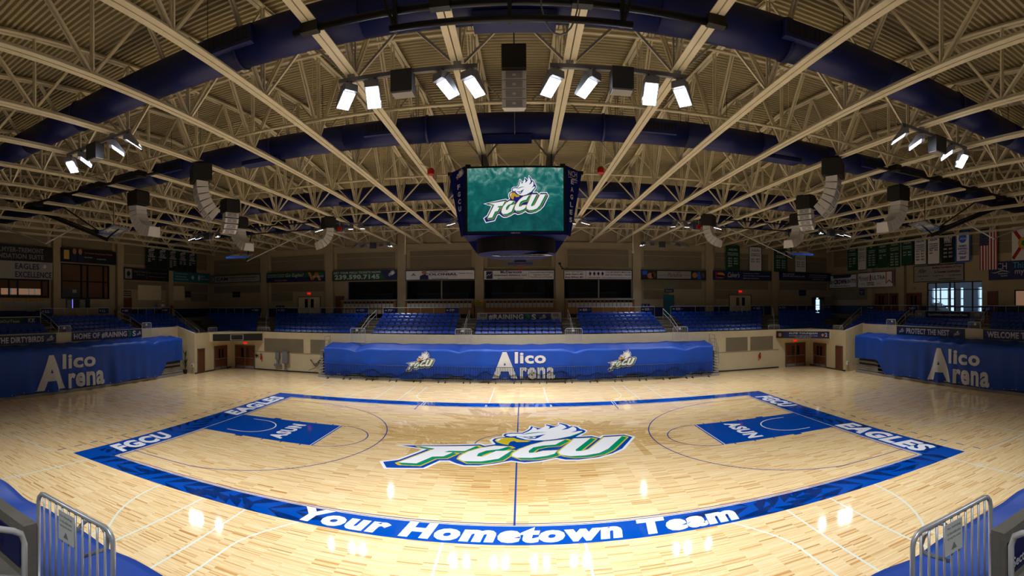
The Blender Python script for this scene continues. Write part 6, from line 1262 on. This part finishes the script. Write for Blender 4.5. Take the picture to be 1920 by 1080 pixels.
# ================================================================ PEOPLE on the left concourse
def person(label, x, y, z, face, shirt, lean, arms, h=1.76, cap=None):
    t = thing('person', label, 'person', (x, y, z), face)
    # local: facing -y ; joints
    pel = V((0, 0, .93)); ch = V((0, -.02-lean*.5, 1.28)); nk = V((0, -.03-lean, 1.49)); hd = V((0, -.05-lean*1.1, 1.64))
    vs = [pel, ch, nk, hd+V((0, 0, -.02)), hd+V((0, 0, .09))]; rad = [(.15, .11), (.17, .12), (.06, .06), (.085, .1), (.075, .085)]; ed = [(0, 1), (1, 2), (2, 3), (3, 4)]
    for s in (-1, 1):
        n = len(vs); vs += [ch+V((s*.19, 0, .13)), arms[0](s, ch), arms[1](s, ch)]; rad += [(.065, .06), (.05, .05), (.035, .035)]; ed += [(1, n), (n, n+1), (n+1, n+2)]
        n = len(vs); vs += [V((s*.1, 0, .86)), V((s*.11, -.03, .48)), V((s*.11, .02, .08)), V((s*.12, -.16, .04))]; rad += [(.09, .09), (.065, .065), (.045, .045), (.045, .03)]; ed += [(0, n), (n, n+1), (n+1, n+2), (n+2, n+3)]
    me = bpy.data.meshes.new('body'); me.from_pydata([tuple(v) for v in vs], ed, []); me.materials.append(MATS['skin']); me.materials.append(MATS[shirt]); me.materials.append(MATS['trousers']); me.materials.append(MATS['hair_dark'])
    o = bpy.data.objects.new('body', me); link(o, t, local=True)
    sk = o.modifiers.new('skin', 'SKIN'); o.modifiers.new('sub', 'SUBSURF').levels = 1; o.modifiers['sub'].render_levels = 1
    for i, r in enumerate(rad): me.skin_vertices[0].data[i].radius = r
    me.skin_vertices[0].data[0].use_root = True
    dg = bpy.context.evaluated_depsgraph_get(); nm = bpy.data.meshes.new_from_object(o.evaluated_get(dg)); o.modifiers.clear(); o.data = nm; nm.name = 'body'
    for i_, mm in enumerate(('skin', shirt, 'trousers', 'hair_dark')):
        if i_ < len(nm.materials): nm.materials[i_] = MATS[mm]
        else: nm.materials.append(MATS[mm])
    for p in nm.polygons:
        c = p.center; dz = c.z
        p.material_index = 2 if dz < .95 else (3 if (dz > 1.70 or (dz > 1.58 and c.y > hd.y+.01 and abs(c.x) < .12)) else (1 if (dz < 1.5 and (abs(c.x) < .245 and (c.y > ch.y-.16))) else 0)); p.use_smooth = True
    o.scale = (h/1.76,)*3
    for s in (-1, 1):
        MB().obox(hd+V((s*.03, -.088, .03)), (.011, 0, 0), (0, .006, 0), (0, 0, .007)).build('eye', 'ink_black', o, local=True)
    MB().obox(hd+V((0, -.1, .0)), (.011, 0, 0), (0, .014, 0), (0, 0, .018)).build('nose', 'skin', o, local=True)
    if cap: MB().lathe([(.098, 1.70), (.09, 1.76), (.03, 1.79)], (hd.x, hd.y, 0), 12).build('cap', cap, o, local=True, smooth=True)
    return t
cross = (lambda s, ch: ch+V((s*.24, -.1, -.12)), lambda s, ch: ch+V((-s*.02, -.26, -.06)))
rest_ = (lambda s, ch: ch+V((s*.22, -.16, -.12)), lambda s, ch: ch+V((s*.14, -.40, -.16)))
rz = math.pi/2
person('person in a bright blue shirt with arms folded at the rail', -34.25, 16.35, 4.65, rz, 'shirt_blue', .02, cross)
person('person in a white shirt with arms folded at the rail', -34.25, 17.3, 4.65, rz, 'shirt_white', .02, cross, 1.8, cap='shirt_white')
person('person in a dark brown shirt leaning forward on the rail', -34.2, 18.6, 4.65, rz, 'shirt_brown', .16, rest_, 1.6)
# ================================================================ NEAR STAND: gates, section signs, handrails
NG = []
NG.append(gate('tubular steel gate at the near aisle left, notice plate attached', (-4.4, -17.93, 0), (1, 0, 0), 1.25, 2.98, 3.95, 'galv', nb=10, r=.026, br=.013, big=True))
NG.append(gate('tubular steel gate at the near aisle right, notice plate attached', (3.36, -17.93, 0), (1, 0, 0), 1.2, 2.98, 3.97, 'galv', nb=10, r=.026, br=.013, big=True))
for sx, nm in ((-1, 'left'), (1, 'right')):
    X0 = lambda x: x if sx < 0 else -x+.25
    pts = [(-3.8, -17.9, 3.66), (-3.77, -17.82, 3.76), (-3.7, -17.8, 3.83), (-3.6, -17.8, 3.87), (-3.48, -17.8, 3.86), (-3.4, -17.8, 3.81), (-3.36, -17.8, 3.74), (-3.38, -17.8, 3.67), (-3.45, -17.8, 3.62), (-3.74, -17.82, 3.45)]
    MB().tube([(X0(q_[0]), q_[1], q_[2]) for q_ in pts], .02, 10).build('stop_bar', 'galv', NG[0 if sx < 0 else 1], smooth=True)
    pl = ((0, -18.15, 0), (1, 0, 0), (0, -1, 0))
    if sx < 0: sign('section_sign', 'navy section C plate on the near concrete parapet', 'sign', pl, -5.6, -4.42, 3.16, 3.5, 'sign_navy', [('t', 'Section', .05, .25, .3, .6, 'ink_silver'), ('t', 'C', .44, .12, .66, .9, 'ink_silver', dict(bold=.05))], t=.02, off=.0)
    else: sign('section_sign', 'navy section E plate on the near concrete parapet', 'sign', pl, 4.55, 5.25, 3.16, 3.5, 'sign_navy', [('t', 'Section', .06, .2, .62, .52, 'ink_silver'), ('t', 'E', .72, .3, .95, .92, 'ink_silver', dict(bold=.05))], t=.02, off=.0)
    x = -2.98 if sx < 0 else 3.32
    t = thing('handrail', 'grey tubular stair handrail beside the %s near aisle' % nm, 'handrail', (x, -19.0, 3.1))
    MB().tube([(x, -19.0, 3.2), (x, -19.0, 4.22), (x, -19.03, 4.3), (x, -19.1, 4.34), (x, -20.6, 4.85), (x, -20.66, 4.8), (x, -20.68, 3.7)], .024, 10).build('rail_tube', 'rail_grey', t, smooth=True)
    MB().tube([(x, -19.0, 3.95), (x, -20.68, 4.5)], .02, 8).build('lower_tube', 'rail_grey', t, smooth=True)
